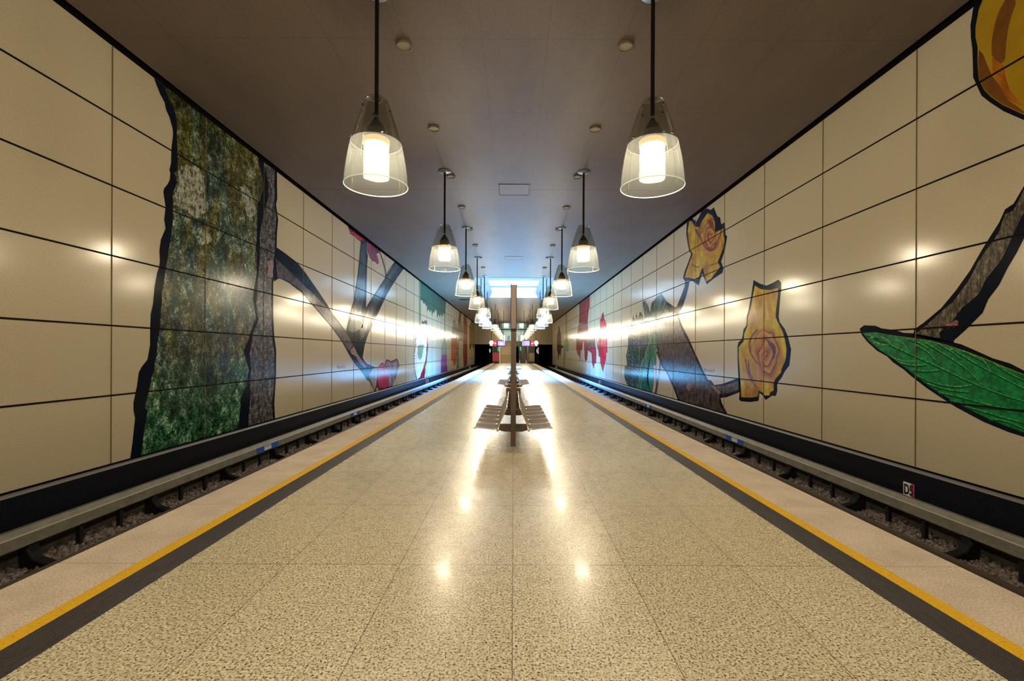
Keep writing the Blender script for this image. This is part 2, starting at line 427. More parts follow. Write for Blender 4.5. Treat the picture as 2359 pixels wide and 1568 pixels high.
# ------------------------------------------------------------------ geometry helpers
class MB:
    def __init__(self):
        self.v, self.f, self.m = [], [], []

    def add(self, verts, faces, mi=0):
        o = len(self.v)
        self.v += [tuple(p) for p in verts]
        self.f += [tuple(i + o for i in q) for q in faces]
        self.m += [mi] * len(faces)
        return self

    def box(self, x0, x1, y0, y1, z0, z1, mi=0):
        vs = [(x, y, z) for x in (x0, x1) for y in (y0, y1) for z in (z0, z1)]
        return self.add(vs, [(0, 1, 3, 2), (4, 6, 7, 5), (0, 4, 5, 1), (2, 3, 7, 6), (0, 2, 6, 4), (1, 5, 7, 3)], mi)

    def lathe(self, prof, seg=32, cx=0, cy=0, mi=0):
        vs, fs = [], []
        for r, z in prof:
            vs += [(cx + r * cos(2 * pi * k / seg), cy + r * sin(2 * pi * k / seg), z) for k in range(seg)]
        for i in range(len(prof) - 1):
            for k in range(seg):
                a, b = i * seg + k, i * seg + (k + 1) % seg
                fs.append((a, b, b + seg, a + seg))
        return self.add(vs, fs, mi)

    def disc(self, r, z, seg=32, cx=0, cy=0, mi=0):
        return self.add([(cx + r * cos(2 * pi * k / seg), cy + r * sin(2 * pi * k / seg), z) for k in range(seg)],
                        [tuple(range(seg))], mi)

    def tube(self, pts, r, seg=8, closed=False, mi=0, cap=True):
        pts = [Vector(p) for p in pts]
        nn = len(pts)
        vs, fs = [], []
        up = None
        for i, p in enumerate(pts):
            if closed:
                d = pts[(i + 1) % nn] - pts[i - 1]
            else:
                d = pts[min(i + 1, nn - 1)] - pts[max(i - 1, 0)]
            d.normalize()
            if up is None:
                up = Vector((0, 0, 1)) if abs(d.z) < 0.9 else Vector((1, 0, 0))
            a = d.cross(up)
            if a.length < 1e-6:
                a = d.cross(Vector((0, 1, 0)))
            a.normalize()
            b = a.cross(d).normalized()
            up = b
            vs += [tuple(p + a * (r * cos(2 * pi * k / seg)) + b * (r * sin(2 * pi * k / seg))) for k in range(seg)]
        for i in range(nn if closed else nn - 1):
            j = (i + 1) % nn
            for k in range(seg):
                k2 = (k + 1) % seg
                fs.append((i * seg + k, i * seg + k2, j * seg + k2, j * seg + k))
        if cap and not closed:
            fs.append(tuple(range(seg - 1, -1, -1)))
            fs.append(tuple(range((nn - 1) * seg, nn * seg)))
        return self.add(vs, fs, mi)

    def prism(self, poly, axis, a, b, mi=0):
        """extrude a polygon; axis 'y': poly in (x, z); axis 'x': poly in (y, z)"""
        k = len(poly)
        P = (lambda u, w, t: (u, t, w)) if axis == 'y' else (lambda u, w, t: (t, u, w))
        vs = [P(u, w, a) for u, w in poly] + [P(u, w, b) for u, w in poly]
        fs = [(i, (i + 1) % k, (i + 1) % k + k, i + k) for i in range(k)]
        fs += [tuple(range(k - 1, -1, -1)), tuple(range(k, 2 * k))]
        return self.add(vs, fs, mi)

    def build(self, name, mats, parent=None, smooth=False):
        me = bpy.data.meshes.new(name)
        me.from_pydata(self.v, [], self.f)
        if isinstance(mats, str):
            mats = [mats]
        for x in mats:
            me.materials.append(MATS[x])
        if len(mats) > 1:
            me.polygons.foreach_set('material_index', self.m)
        if smooth:
            me.polygons.foreach_set('use_smooth', [True] * len(me.polygons))
        me.update()
        o = bpy.data.objects.new(name, me)
        COL.objects.link(o)
        if parent:
            o.parent = parent
        return o


def tag(o, label=None, cat=None, group=None, kind=None):
    if label: o['label'] = label
    if cat: o['category'] = cat
    if group: o['group'] = group
    if kind: o['kind'] = kind
    return o


def thing(name, loc, label, cat, group=None):
    o = bpy.data.objects.new(name, None)
    o.empty_display_size = 0.2
    o.location = loc
    COL.objects.link(o)
    return tag(o, label, cat, group)


def copy_tree(o, parent=None):
    c = o.copy()
    COL.objects.link(c)
    if parent: c.parent = parent
    for ch in list(o.children):
        copy_tree(ch, c)
    return c


ORD = ['first', 'second', 'third', 'fourth', 'fifth', 'sixth', 'seventh', 'eighth', 'ninth', 'tenth',
       'eleventh', 'twelfth', 'thirteenth', 'fourteenth', 'fifteenth', 'sixteenth']

# ------------------------------------------------------------------ setting
Y0 = -8.0
CX = -0.03                     # the platform lies a touch left of the camera
EDGE, YEL0, YEL1, TAC = 3.725, 3.079, 2.956, 2.70

tag(MB().box(CX - TAC, CX + TAC, Y0, END, -0.3, 0.0).build('floor', 'granite_floor'), kind='structure')
k = 1
for s in (-1, 1):
    a, b = sorted((CX + s * TAC, CX + s * YEL1))
    tag(MB().box(a, b, Y0, END, -0.3, 0.003).build('trim_%d' % k, 'tactile_rubber'), kind='structure'); k += 1
    a, b = sorted((CX + s * YEL1, CX + s * YEL0))
    tag(MB().box(a, b, Y0, END, -0.3, 0.002).build('trim_%d' % k, 'yellow_paint'), kind='structure'); k += 1
    a, b = sorted((CX + s * YEL0, CX + s * EDGE))
    tag(MB().box(a, b, Y0, END, -0.2, 0.0).build('trim_%d' % k, 'edge_granite'), kind='structure'); k += 1
    # platform flank, set back under the edge slab
    a, b = sorted((CX + s * 3.2, CX + s * 3.6))
    tag(MB().box(a, b, Y0, END, -1.3, -0.2).build('trim_%d' % k, 'sooty_concrete'), kind='structure'); k += 1

for s, side in ((-1, 'left'), (1, 'right')):
    # panelled wall, joints in front of the printed panels
    w = MB()
    w.add([(s * W, Y0, PANEL_BOTTOM), (s * W, END, PANEL_BOTTOM), (s * W, END, PANEL_TOP), (s * W, Y0, PANEL_TOP)], [(0, 1, 2, 3)], 0)
    w.box(*sorted((s * (W + 0.02), s * (W + 0.3))), Y0, END, -1.4, 7.6, 1)
    w.box(*sorted((s * W, s * (W + 0.02))), Y0, END, PANEL_TOP, PANEL_TOP + 0.01, 1)
    tag(w.build('wall_' + side, ['cream_panel', 'gap_black']), kind='structure')
    jh = MB()
    for z in (4.10, 2.884, 1.668, 0.451, -0.765):
        a, b = sorted((s * (W - 0.012), s * W))
        jh.box(a, b, Y0, END, EYE + z - 0.013, EYE + z + 0.013)
    tag(jh.build('trim_%d' % k, 'joint_black'), kind='structure'); k += 1
    jv = MB()
    y = 7.914 - 2.4 * 4
    while y < END:
        a, b = sorted((s * (W - 0.011), s * W))
        jv.box(a, b, y - 0.006, y + 0.006, PANEL_BOTTOM, PANEL_TOP)
        y += 2.4
    tag(jv.build('trim_%d' % k, 'joint_brown'), kind='structure'); k += 1
    # black plinth under the panels
    P = [(7.02, -0.2), (6.87, -0.2), (6.845, -0.215), (6.835, -0.245), (6.835, -0.80), (7.02, -0.80)]
    b = MB().prism([(s * x, z) for x, z in P], 'y', Y0, END)
    b.prism([(s * x, z) for x, z in [(6.873, -0.1985), (6.843, -0.2135), (6.832, -0.246), (6.836, -0.247), (6.847, -0.217), (6.875, -0.203)]], 'y', Y0, END, 1)
    a_, b_ = sorted((s * 6.876, s * 6.9995))
    b.box(a_, b_, Y0, END, -0.2, -0.1992, 2)
    tag(b.build('baseboard_' + side, ['black_granite', 'plinth_edge_highlight', 'gap_black']), kind='structure')
    tag(MB().box(*sorted((s * 6.90, s * 7.02)), Y0, END, -1.35, -0.80).build('trim_%d' % k, 'sooty_concrete'), kind='structure'); k += 1

# ceiling slab with the skylight opening
HX, HY0, HY1 = 2.9, 32.4, 43.9
GX, GY0, GY1, GZ = 2.04, 36.6, 43.3, 7.58
c = MB()
CW = W - 0.13
for x0, x1, y0, y1 in ((-CW, CW, Y0, HY0), (-CW, CW, HY1, END), (-CW, -HX, HY0, HY1), (HX, CW, HY0, HY1)):
    c.box(x0, x1, y0, y1, CEIL, CEIL + 0.25)
tag(c.build('ceiling', 'ceiling_concrete'), kind='structure')
tag(MB().box(-W - .3, W + .3, Y0, END, 7.95, 8.05).build('trim_%d' % k, 'gap_black'), kind='structure'); k += 1
# sloping reveals of the skylight and its panes
rv = MB()
o_ = [(-HX, HY0, CEIL), (HX, HY0, CEIL), (HX, HY1, CEIL), (-HX, HY1, CEIL)]
i_ = [(-GX, GY0, GZ), (GX, GY0, GZ), (GX, GY1, GZ), (-GX, GY1, GZ)]
rv.add(o_ + i_, [(0, 1, 5, 4), (1, 2, 6, 5), (3, 0, 4, 7)])
rv.add([(-HX, HY0, CEIL + .002), (-HX, HY0 - 0.06, CEIL - 0.012), (HX, HY0 - 0.06, CEIL - 0.012), (HX, HY0, CEIL + .002)], [(0, 1, 2, 3)])
rv.add([(-HX, HY1, CEIL), (-2.3, HY1, CEIL), (-GX, GY1, GZ)], [(0, 1, 2)])
rv.add([(HX, HY1, CEIL), (2.3, HY1, CEIL), (GX, GY1, GZ)], [(0, 1, 2)])
tag(rv.build('trim_%d' % k, 'skylight_white'), kind='structure'); k += 1
pane = MB()
ym = 39.9
pane.add([(-GX, GY0, GZ), (GX, GY0, GZ), (GX, ym - .5, GZ), (-GX, ym - .5, GZ)], [(0, 1, 2, 3)])
pane.add([(-GX, ym + .5, GZ), (GX, ym + .5, GZ), (GX, GY1, GZ), (-GX, GY1, GZ)], [(0, 1, 2, 3)])
pane.add([(-GX, GY1, GZ), (GX, GY1, GZ), (2.3, HY1, CEIL), (-2.3, HY1, CEIL)], [(0, 1, 2, 3)])
tag(pane.build('window_1', 'skylight_pane'), kind='structure')
tag(MB().box(-GX, GX, ym - .5, ym + .5, GZ - 0.03, GZ + 0.1).build('trim_%d' % k, 'skylight_white'), kind='structure'); k += 1

# track beds
for s, side in ((-1, 'left'), (1, 'right')):
    a, b = sorted((s * 3.4, s * 7.0))
    tag(MB().box(a, b, Y0, 125, -1.5, -1.2).build('track_bed', 'ballast_stone'), kind='structure')
    st = MB()
    rnd = random.Random(3 + s)
    for i in range(5200):
        y = 2.5 + 40 * rnd.random() ** 1.6
        x = s * (6.22 + 0.66 * rnd.random())
        r = 0.022 + 0.03 * rnd.random()
        z = -1.205 + 0.03 * rnd.random()
        q = [(r * rnd.uniform(.7, 1.3), 0, 0), (-r * rnd.uniform(.7, 1.3), 0, 0), (0, r * rnd.uniform(.7, 1.4), 0), (0, -r * rnd.uniform(.7, 1.4), 0), (0, 0, r), (0, 0, -r)]
        t = rnd.random() * 6.28; u = rnd.uniform(-.6, .6)
        vs = []
        for p in q:
            X, Yv, Z = p[0] * cos(t) - p[1] * sin(t), p[0] * sin(t) + p[1] * cos(t), p[2]
            Yv, Z = Yv * cos(u) - Z * sin(u), Yv * sin(u) + Z * cos(u)
            vs.append((x + X, y + Yv, z + Z))
        st.add(vs, [(0, 2, 4), (2, 1, 4), (1, 3, 4), (3, 0, 4), (2, 0, 5), (1, 2, 5), (3, 1, 5), (0, 3, 5)])
    tag(st.build('ballast', 'ballast_stone'),
        'loose grey ballast stones in the %s track bed below the wall plinth' % side, 'gravel', kind='stuff')
    # running rails
    for j, x in enumerate((4.63, 6.07)):
        pr = [(-.07, -1.2), (.07, -1.2), (.07, -1.185), (.012, -1.17), (.012, -1.09), (.035, -1.08), (.035, -1.05), (-.035, -1.05), (-.035, -1.08), (-.012, -1.09), (-.012, -1.17), (-.07, -1.185)]
        tag(MB().prism([(s * x + u, z) for u, z in pr], 'y', Y0, 125).build('running_rail', 'rail_steel'),
            'steel running rail of the %s track, %s' % (side, ('on the platform side', 'on the wall side')[j]), 'rail')
    # power rail with its grey cover, brackets and stickers
    pr_ = thing('power_rail', (s * 6.5, 0, -1.2), 'grey covered power rail along the foot of the %s wall' % side, 'power rail')
    def L(poly): return [(s * (x - 6.5), z + 1.2) for x, z in poly]
    cov = MB().prism(L([(6.64, -0.62), (6.56, -0.615), (6.497, -0.69), (6.492, -0.845), (6.51, -0.85), (6.515, -0.70), (6.57, -0.64), (6.64, -0.645)]), 'y', Y0, 125)
    cov.prism(L([(6.500, -0.682), (6.494, -0.700), (6.492, -0.690)]), 'y', Y0, 125, 1)
    cov.build('cover', ['grey_cover', 'cover_edge_highlight'], pr_)
    MB().prism(L([(6.54, -0.88), (6.62, -0.88), (6.62, -0.74), (6.54, -0.74)]), 'y', Y0, 125).build('conductor_bar', 'rail_steel', pr_)
    boot = L([(6.66, -0.72), (6.53, -0.72), (6.52, -0.98), (6.46, -1.07), (6.26, -1.13), (6.16, -1.14), (6.16, -1.22), (6.66, -1.22)])
    proto = MB().prism(boot, 'y', -0.07, 0.07)
    proto.tube([(s * (6.50 - 6.5), -0.12, 0.30), (s * (6.40 - 6.5), -0.13, 0.16), (s * (6.22 - 6.5), -0.13, 0.10)], 0.02, 6)
    b0 = None
    y = 6.55 if s > 0 else 6.2
    y -= 2.1
    while y < 78:
        if b0 is None:
            b0 = proto.build('bracket', 'bracket_black', pr_); o = b0
        else:
            o = b0.copy(); COL.objects.link(o); o.parent = pr_
        o.location = (0, y, 0)
        if y < 30:
            for q in (0.7, 1.4):
                MB().box(*sorted((s * (6.54 - 6.5), s * (6.60 - 6.5))), y + q - .03, y + q + .03, 0.0, 0.36).build('support_post', 'bracket_black', pr_)
        y += 2.1
    for yy in ((12.05, 18.7) if s < 0 else (13.35, 21.9)):
        z0, z1 = 0.365, 0.51
        sk = MB().box(*sorted((s * (6.484 - 6.5), s * (6.489 - 6.5))), yy - 0.52, yy + 0.52, z0, z1)
        st_ = sk.build('sticker', 'sticker_blue', pr_)
        tag(st_, 'blue and white sticker')
        sw = MB().box(*sorted((s * (6.481 - 6.5), s * (6.484 - 6.5))), yy - 0.19, yy + 0.15, z0 + .02, z1 - 0.07)
        for q in range(5):
            yq = yy - 0.19 + q * 0.07
            sw.box(*sorted((s * (6.481 - 6.5), s * (6.484 - 6.5))), yq, yq + 0.045, z1 - 0.06, z1 - 0.015)
        sw.build('lettering', 'sticker_white', st_)

# ------------------------------------------------------------------ end of the hall
e = MB()
PX0, PX1, PZ = 3.80, W, 3.32        # track portals
OX = 2.38                            # stair opening
for s in (-1, 1):
    e.box(*sorted((s * PX0, s * (W + .3))), END, END + .4, PZ, 7.6)
    e.box(*sorted((s * OX, s * PX0)), END, END + .4, -1.4, 7.6)
tag(e.build('wall_end', 'end_tile'), kind='structure')
for s, side in ((-1, 'left'), (1, 'right')):
    t = MB()
    a, b = sorted((s * PX0, s * (W + .3)))
    t.add([(a, END + .4, -1.2), (a, 125, -1.2), (a, 125, PZ), (a, END + .4, PZ)], [(0, 1, 2, 3)])
    t.add([(b, END + .4, -1.2), (b, 125, -1.2), (b, 125, PZ), (b, END + .4, PZ)], [(0, 1, 2, 3)])
    t.add([(a, END + .4, PZ), (a, 125, PZ), (b, 125, PZ), (b, END + .4, PZ)], [(0, 1, 2, 3)])
    t.add([(a, 125, -1.2), (b, 125, -1.2), (b, 125, PZ), (a, 125, PZ)], [(0, 1, 2, 3)])
    tag(t.build('wall_tunnel_' + side, 'tunnel_dark'), kind='structure')
# stair and escalator shaft, mezzanine behind
sh = MB()
for s in (-1, 1):
    sh.box(*sorted((s * OX, s * (OX + .2))), END + .4, 90, 0, 4.1)
sh.box(-6.5, -OX, 88, 104, 3.7, 4.1); sh.box(OX, 6.5, 88, 104, 3.7, 4.1); sh.box(-OX, OX, 89, 104, 3.7, 4.1)
tag(sh.build('floor_mezzanine', 'stair_stone'), kind='structure')
bw = MB()
bw.box(-6.5, 6.5, 104, 104.3, 4.1, 9.0, 0)
bw.box(-6.7, -6.5, 82.4, 104, 4.1, 9.0, 0); bw.box(6.5, 6.7, 82.4, 104, 4.1, 9.0, 0)
bw.box(-6.5, 6.5, 103.9, 104, 4.1, 6.6, 1)
bw.box(-6.5, 6.5, 82.4, 104.3, 9.0, 9.2, 1)
tag(bw.build('wall_mezzanine', ['mezzanine_teal', 'mezzanine_white']), kind='structure')
tag(MB().box(-6.5, 6.5, 99.0, 99.3, 6.75, 7.05).box(-6.5, 6.5, 99.05, 99.2, 7.35, 7.42).build('trim_%d' % k, 'dark_panel'), kind='structure'); k += 1
for i, (x0, x1) in enumerate(((-2.35, -1.2), (1.35, 2.3))):
    tag(MB().box(x0, x1, 103.7, 103.88, 7.5, 9.0).build('window_%d' % (i + 2), 'poster_white'), kind='structure')
for x0, x1, z0, z1, mname, lab in ((-2.65, -1.9, 4.5, 5.9, 'poster_white', 'white lit poster on the mezzanine back wall, outer left'),
                                   (-1.45, -0.75, 4.5, 5.8, 'poster_blue', 'small blue poster on the mezzanine wall beside the white left one'),
                                   (1.55, 2.35, 4.4, 5.9, 'poster_white', 'white lit poster on the mezzanine wall right of the handrail posts')):
    p = thing('poster', ((x0 + x1) / 2, 103.9, z0), lab, 'poster')
    hw = (x1 - x0) / 2
    MB().box(-hw, hw, -0.06, 0, 0, z1 - z0).build('frame', 'chrome', p)
    MB().box(-hw + .06, hw - .06, -0.07, -0.06, .06, z1 - z0 - .06).build('sheet', mname, p)
# stairs: two flights with a landing
stp = MB()
y, z = 77.4, 0.0
flights = [(9, 0.33), (0, 1.6), (16, 0.30)]
for cnt, run in flights:
    if cnt == 0:
        stp.box(-2.28, -0.25, y, y + run, 0.0, z); y += run; continue
    for i in range(cnt):
        z += 4.1 / 25
        stp.box(-2.28, -0.25, y, y + run + .02, max(0, z - 1.2), z); y += run
st = thing('staircase', (0, 0, 0), 'pale stone staircase rising to the mezzanine beside the escalator', 'stairs')
stp.build('steps', 'stair_stone', st)
for x in (-2.3, -0.24):
    MB().tube([(x, 77.2, 0.9), (x, 77.5, 1.05), (x, 80.4, 2.5), (x, 82, 2.5), (x, 86.6, 5.1)], 0.05, 8).build('handrail', 'chrome', st)
for x in (-2.3,):
    MB().box(x - 0.09, x + 0.05, 77.15, 77.3, 0, 2.9).build('newel_panel', 'escalator_side', st)
es = thing('escalator', (0, 0, 0), 'dark escalator with bright metal side panels right of the centre post', 'escalator')
ep = MB()
z = 0.0
for i in range(22):
    yy = 77.6 + i * 0.4
    ep.box(1.14, 2.0, yy, yy + .42, z - 0.5 if i > 2 else 0.0, z + 0.02); z += 4.1 / 22
ep.build('steps', 'escalator_dark', es)
for x in (1.02, 2.12):
    MB().prism([(76.6, 0.0), (77.8, 0.0), (87.0, 4.1), (87.0, 5.05), (77.8, 0.95), (76.7, 0.95), (76.5, 0.7)], 'x', x - 0.06, x + 0.06).build('side_panel', 'escalator_side', es)
    MB().tube([(x, 76.5, 0.55), (x, 76.6, 0.95), (x, 77.8, 1.0), (x, 87.0, 5.1)], 0.06, 8).build('handrail', 'pole_black', es)
for i, (x, zt) in enumerate(((0.52, 5.6), (0.74, 6.5), (0.98, 5.4))):
    p = thing('barrier_post', (x, 89.1 + .1 * i, 4.1 - 1.1), ('slim pale barrier post nearest the centre post at mezzanine level', 'tallest slim barrier post at mezzanine level, middle of three',
              'slim pale barrier post nearest the right display at mezzanine level')[i], 'post')
    MB().lathe([(0.04, 0), (0.04, zt - 3.4)], 10).build('shaft', 'chrome', p)
    MB().lathe([(0.045, zt - 3.4), (0.045, zt - 2.9), (0.0, zt - 2.88)], 10).build('red_band', 'sign_red' if i == 1 else 'chrome', p)
# panels beside the stair opening
p = thing('advert_box', (-2.97, 76.5, 0), 'red advert box on a dark base left of the staircase', 'advert box')
MB().box(-.53, .53, -.15, .15, 0, .38).build('base', 'dark_panel', p)
MB().box(-.54, .54, -.16, .16, .38, 1.82).build('red_face', 'red_panel', p)
p = thing('dark_opening_block', (-2.97, 77.6, 0), 'black block standing in for the dark opening behind the red advert box', 'dark opening')  # black block added in place of a dark opening in the wall
MB().box(-.53, .53, -.3, .3, 0, 3.05).build('body', 'dark_panel', p)
MB().box(.28, .50, -.33, -.3, 2.05, 2.75).build('exit_sign', 'exit_green', p)
p = thing('low_wall_block', (3.06, 76.6, 0), 'tan block with dark base right of the escalator', 'block')
MB().box(-.48, .48, -.15, .15, .38, 1.78).build('body', 'end_tile', p)
MB().box(-.47, .47, -.14, .14, 0, .38).build('base', 'dark_panel', p)
p = thing('dark_opening_block', (3.06, 77.6, 0), 'black block standing in for the dark opening behind the tan block', 'dark opening')  # same on the right: added black block, really a dark opening
MB().box(-.5, .5, -.3, .3, 0, 3.05).build('body', 'dark_panel', p)
p = thing('exit_sign', (1.2, 78.2, 2.2), 'small green exit sign hanging over the escalator entry', 'sign')
MB().box(-.13, .13, -.04, .04, 0, .65).build('face', 'exit_green', p)
MB().box(-.02, .02, -.02, .02, .65, 4.89).build('hanger', 'pole_black', p)
# mirrors and signals at the portals
for s, lab in ((-1, 'oval white driver mirror at the left tunnel mouth'), (1, 'oval white driver mirror at the right tunnel mouth')):
    p = thing('driver_mirror', (s * 3.95, 76.2, 0), lab, 'mirror')
    MB().box(-.04, .04, 0.0, .08, -0.02, 2.9).build('post', 'pole_black', p)
    mb = MB(); mb.add([(0.15 * cos(a) , -0.03, 2.15 + .36 * sin(a)) for a in [2 * pi * q / 20 for q in range(20)]], [tuple(range(20))])
    mb.build('mirror_glass', 'chrome', p)
    MB().tube([(.16 * cos(a), -0.02, 2.15 + .37 * sin(a)) for a in [2 * pi * q / 20 for q in range(20)]], 0.025, 6, True).build('frame', 'pole_black', p)
p = thing('track_signal', (4.28, 79, 0), 'small railway signal with pink and white lights at the right portal', 'signal')
MB().box(-.05, .05, .05, .12, -1.2, 1.7).build('post', 'pole_black', p)
MB().box(-.16, .16, -.08, .08, 1.6, 2.8).build('housing', 'dark_panel', p)
for z_, mname in ((1.75, 'signal_white'), (2.0, 'signal_white'), (2.28, 'signal_pink'), (2.58, 'signal_white')):
    lm = MB(); lm.add([(0.08 * cos(a), -.09, z_ + .08 * sin(a)) for a in [2 * pi * q / 14 for q in range(14)]], [tuple(range(14))])
    lm.build('lens', mname, p)

# ------------------------------------------------------------------ hanging displays
def display(xc, mirror, label):
    d = thing('departure_display', (xc, 57.0, CEIL), label, 'display')
    z0, z1 = 2.60 - CEIL, 3.36 - CEIL
    g = -1 if mirror else 1
    bx = lambda a, b: tuple(sorted((g * a, g * b)))
    MB().box(-1.05, 1.05, 0, .3, z0, z1).build('housing', 'dark_panel', d)
    for x in (-.75, .75):
        MB().tube([(x, .15, z1), (x, .15, 0)], .03, 8).build('hanger', 'pole_black', d)
    sc = MB().box(*bx(0.02, 1.0), -.012, 0, z0 + .06, z1 - .06).build('screen', 'display_blue', d)
    if not mirror:
        MB().box(*bx(.08, .94), -.016, -.012, z0 + .12, z1 - .14).build('panel', 'display_lilac', sc)
        tx = MB()
        tx.box(*bx(.42, .60), -.02, -.016, z0 + .36, z0 + .41); tx.box(*bx(.34, .70), -.02, -.016, z0 + .17, z0 + .28)
        tx.box(*bx(.80, .98), -.018, -.012, z1 - .11, z1 - .07)
        tx.build('text_line', 'display_text', sc)
    else:
        for q in range(3):
            zz = z1 - .15 - q * .19
            tx = MB()
            x = 0.10
            rn = random.Random(q)
            while x < 0.72:
                wd_ = rn.uniform(.03, .09)
                tx.box(*bx(x, x + wd_), -.016, -.012, zz - .09, zz)
                x += wd_ + .012
            tx.box(*bx(.84, .96), -.016, -.012, zz - .09, zz)
            tx.build('text_line', 'display_text', sc)
    r = MB().box(*bx(-.44, -.12), -.012, 0, z0 + .03, z1 - .05).build('red_sign', 'sign_red', d)
    MB().box(*bx(-.36, -.18), -.018, -.012, z0 + .31, z0 + .42).build('white_bar', 'display_text', r)
    ck = MB(); ck.add([(g * -.76 + .27 * cos(a), -.012, z0 + .44 + .27 * sin(a)) for a in [2 * pi * q / 32 for q in range(32)]], [tuple(range(32))])
    ck = ck.build('clock_face', 'clock_white', d)
    MB().tube([(g * -.76 + .28 * cos(a), -.01, z0 + .44 + .28 * sin(a)) for a in [2 * pi * q / 32 for q in range(32)]], .02, 6, True).build('rim', 'clock_rim', ck)
    t = MB()
    for q in range(4):
        t.box(g * -.76 - .13 + q * .07, g * -.76 - .08 + q * .07, -.014, 0, z0 + .05, z0 + .14)
    t.build('lettering', 'signal_white', d)
display(-2.02, False, 'hanging display with clock, red sign and blue screen left of the centre post')
display(2.07, True, 'hanging display with three white lines and clock right of the centre post')

# ------------------------------------------------------------------ pendant lamps
def lamp_proto(x, y, zmount, zbottom):
    t = thing('pendant_lamp', (x, y, zmount), 'x', 'lamp', 'glass pendant lamps over the platform')
    h = zbottom - zmount            # shade bottom relative to the mount
    MB().lathe([(0.0, 0.0), (0.17, 0.0), (0.185, -0.012), (0.17, -0.03), (0.05, -0.045), (0.0, -0.05)], 28).build('ceiling_rose', 'rose_metal', t, True)
    MB().lathe([(0.030, -0.03), (0.030, h + 1.06)], 14).build('pole', 'pole_black', t, True)
    clear = [(0.460, 0.0), (0.455, 0.08), (0.444, 0.20), (0.428, 0.32), (0.408, 0.44), (0.384, 0.56), (0.365, 0.635)]
    smoky = [(0.365, 0.635), (0.335, 0.74), (0.30, 0.86), (0.262, 0.98), (0.222, 1.10), (0.185, 1.21), (0.165, 1.26), (0.135, 1.295), (0.08, 1.305), (0.03, 1.305)]
    sh = MB().lathe([(r, h + z) for r, z in clear], 40).build('lower_shade', 'lamp_glass_clear', t, True)
    MB().lathe([(r, h + z) for r, z in smoky], 40).build('upper_shade', 'lamp_glass_smoky', t, True)
    MB().tube([(.46 * cos(2 * pi * q / 40), .46 * sin(2 * pi * q / 40), h) for q in range(40)], 0.007, 6, True).build('rim', 'rim_glow', sh, True)
    MB().tube([(.367 * cos(2 * pi * q / 32), .367 * sin(2 * pi * q / 32), h + .635) for q in range(32)], 0.004, 4, True).build('seam_ring', 'socket_dark', sh)
    # screws holding the smoky shade
    sc = MB()
    for q in range(4):
        a = q * pi / 2 + .5
        for r, z in ((.375, .66), (.20, 1.16)):
            sc.box(r * cos(a) - .012, r * cos(a) + .012, r * sin(a) - .012, r * sin(a) + .012, h + z - .012, h + z + .012)
    sc.build('screws', 'socket_dark', t)
    # socket cone with cooling ribs
    pr = [(0.03, 1.02), (0.05, 0.97), (0.075, 0.94), (0.11, 0.88), (0.125, 0.84)]
    z = 0.835
    while z > 0.70:
        pr += [(0.150, z - .005), (0.150, z - .018), (0.135, z - .022), (0.135, z - .030)]
        z -= 0.032
    pr += [(0.15, 0.70)]
    MB().lathe([(r, h + zz) for r, zz in pr], 24).build('socket', 'socket_dark', t)
    pr = [(0.15, 0.70)]
    for q in range(3):
        zz = 0.698 - q * .032
        pr += [(0.184, zz - .006), (0.192, zz - .014), (0.184, zz - .022), (0.168, zz - .027)]
    MB().lathe([(r, h + zz) for r, zz in pr], 24).build('amber_ribs', 'amber_glass', t, True)
    pr = [(0.150, 0.606)]
    for q in range(7):
        zz = 0.603 - q * .045
        pr += [(0.170, zz - .008), (0.178, zz - .02), (0.171, zz - .034), (0.162, zz - .042)]
    pr += [(0.13, 0.282), (0.0, 0.272)]
    MB().lathe([(r, h + zz) for r, zz in pr], 20).build('bulb', 'bulb_glow', t, True)
    return t

XL = 2.05
main_d = [6.76, 13.43, 19.44, 25.46, 31.7]
sky_d = [33.6, 37.7, 41.7]
far_d = [50.1, 56.0, 62.0, 68.0, 74.0, 80.0]
main_proto = sky_proto = None
for s, row in ((-1, 'left'), (1, 'right')):
    idx = 0
    for d in [-5.6, 0.6] + main_d + sky_d + far_d:
        under = d in sky_d
        if under:
            x, zm, zb = 2.42, 7.37, EYE + 2.245
        else:
            x, zm, zb = XL, CEIL, EYE + 2.47
        if under:
            if sky_proto is None: o = sky_proto = lamp_proto(s * x, d, zm, zb)
            else: o = copy_tree(sky_proto)
        else:
            if main_proto is None: o = main_proto = lamp_proto(s * x, d, zm, zb)
            else: o = copy_tree(main_proto)
        o.location = (s * x, d, zm)
        if d < 1:
            o['label'] = 'lit glass cone pendant lamp %s the camera, out of frame, %s row' % ('above' if d > 0 else 'behind', row)
        else:
            idx += 1
            extra = ' in the skylight' if under else ''
            o['label'] = 'lit glass cone pendant lamp%s, %s from the front, %s row' % (extra, ORD[idx - 1], row)

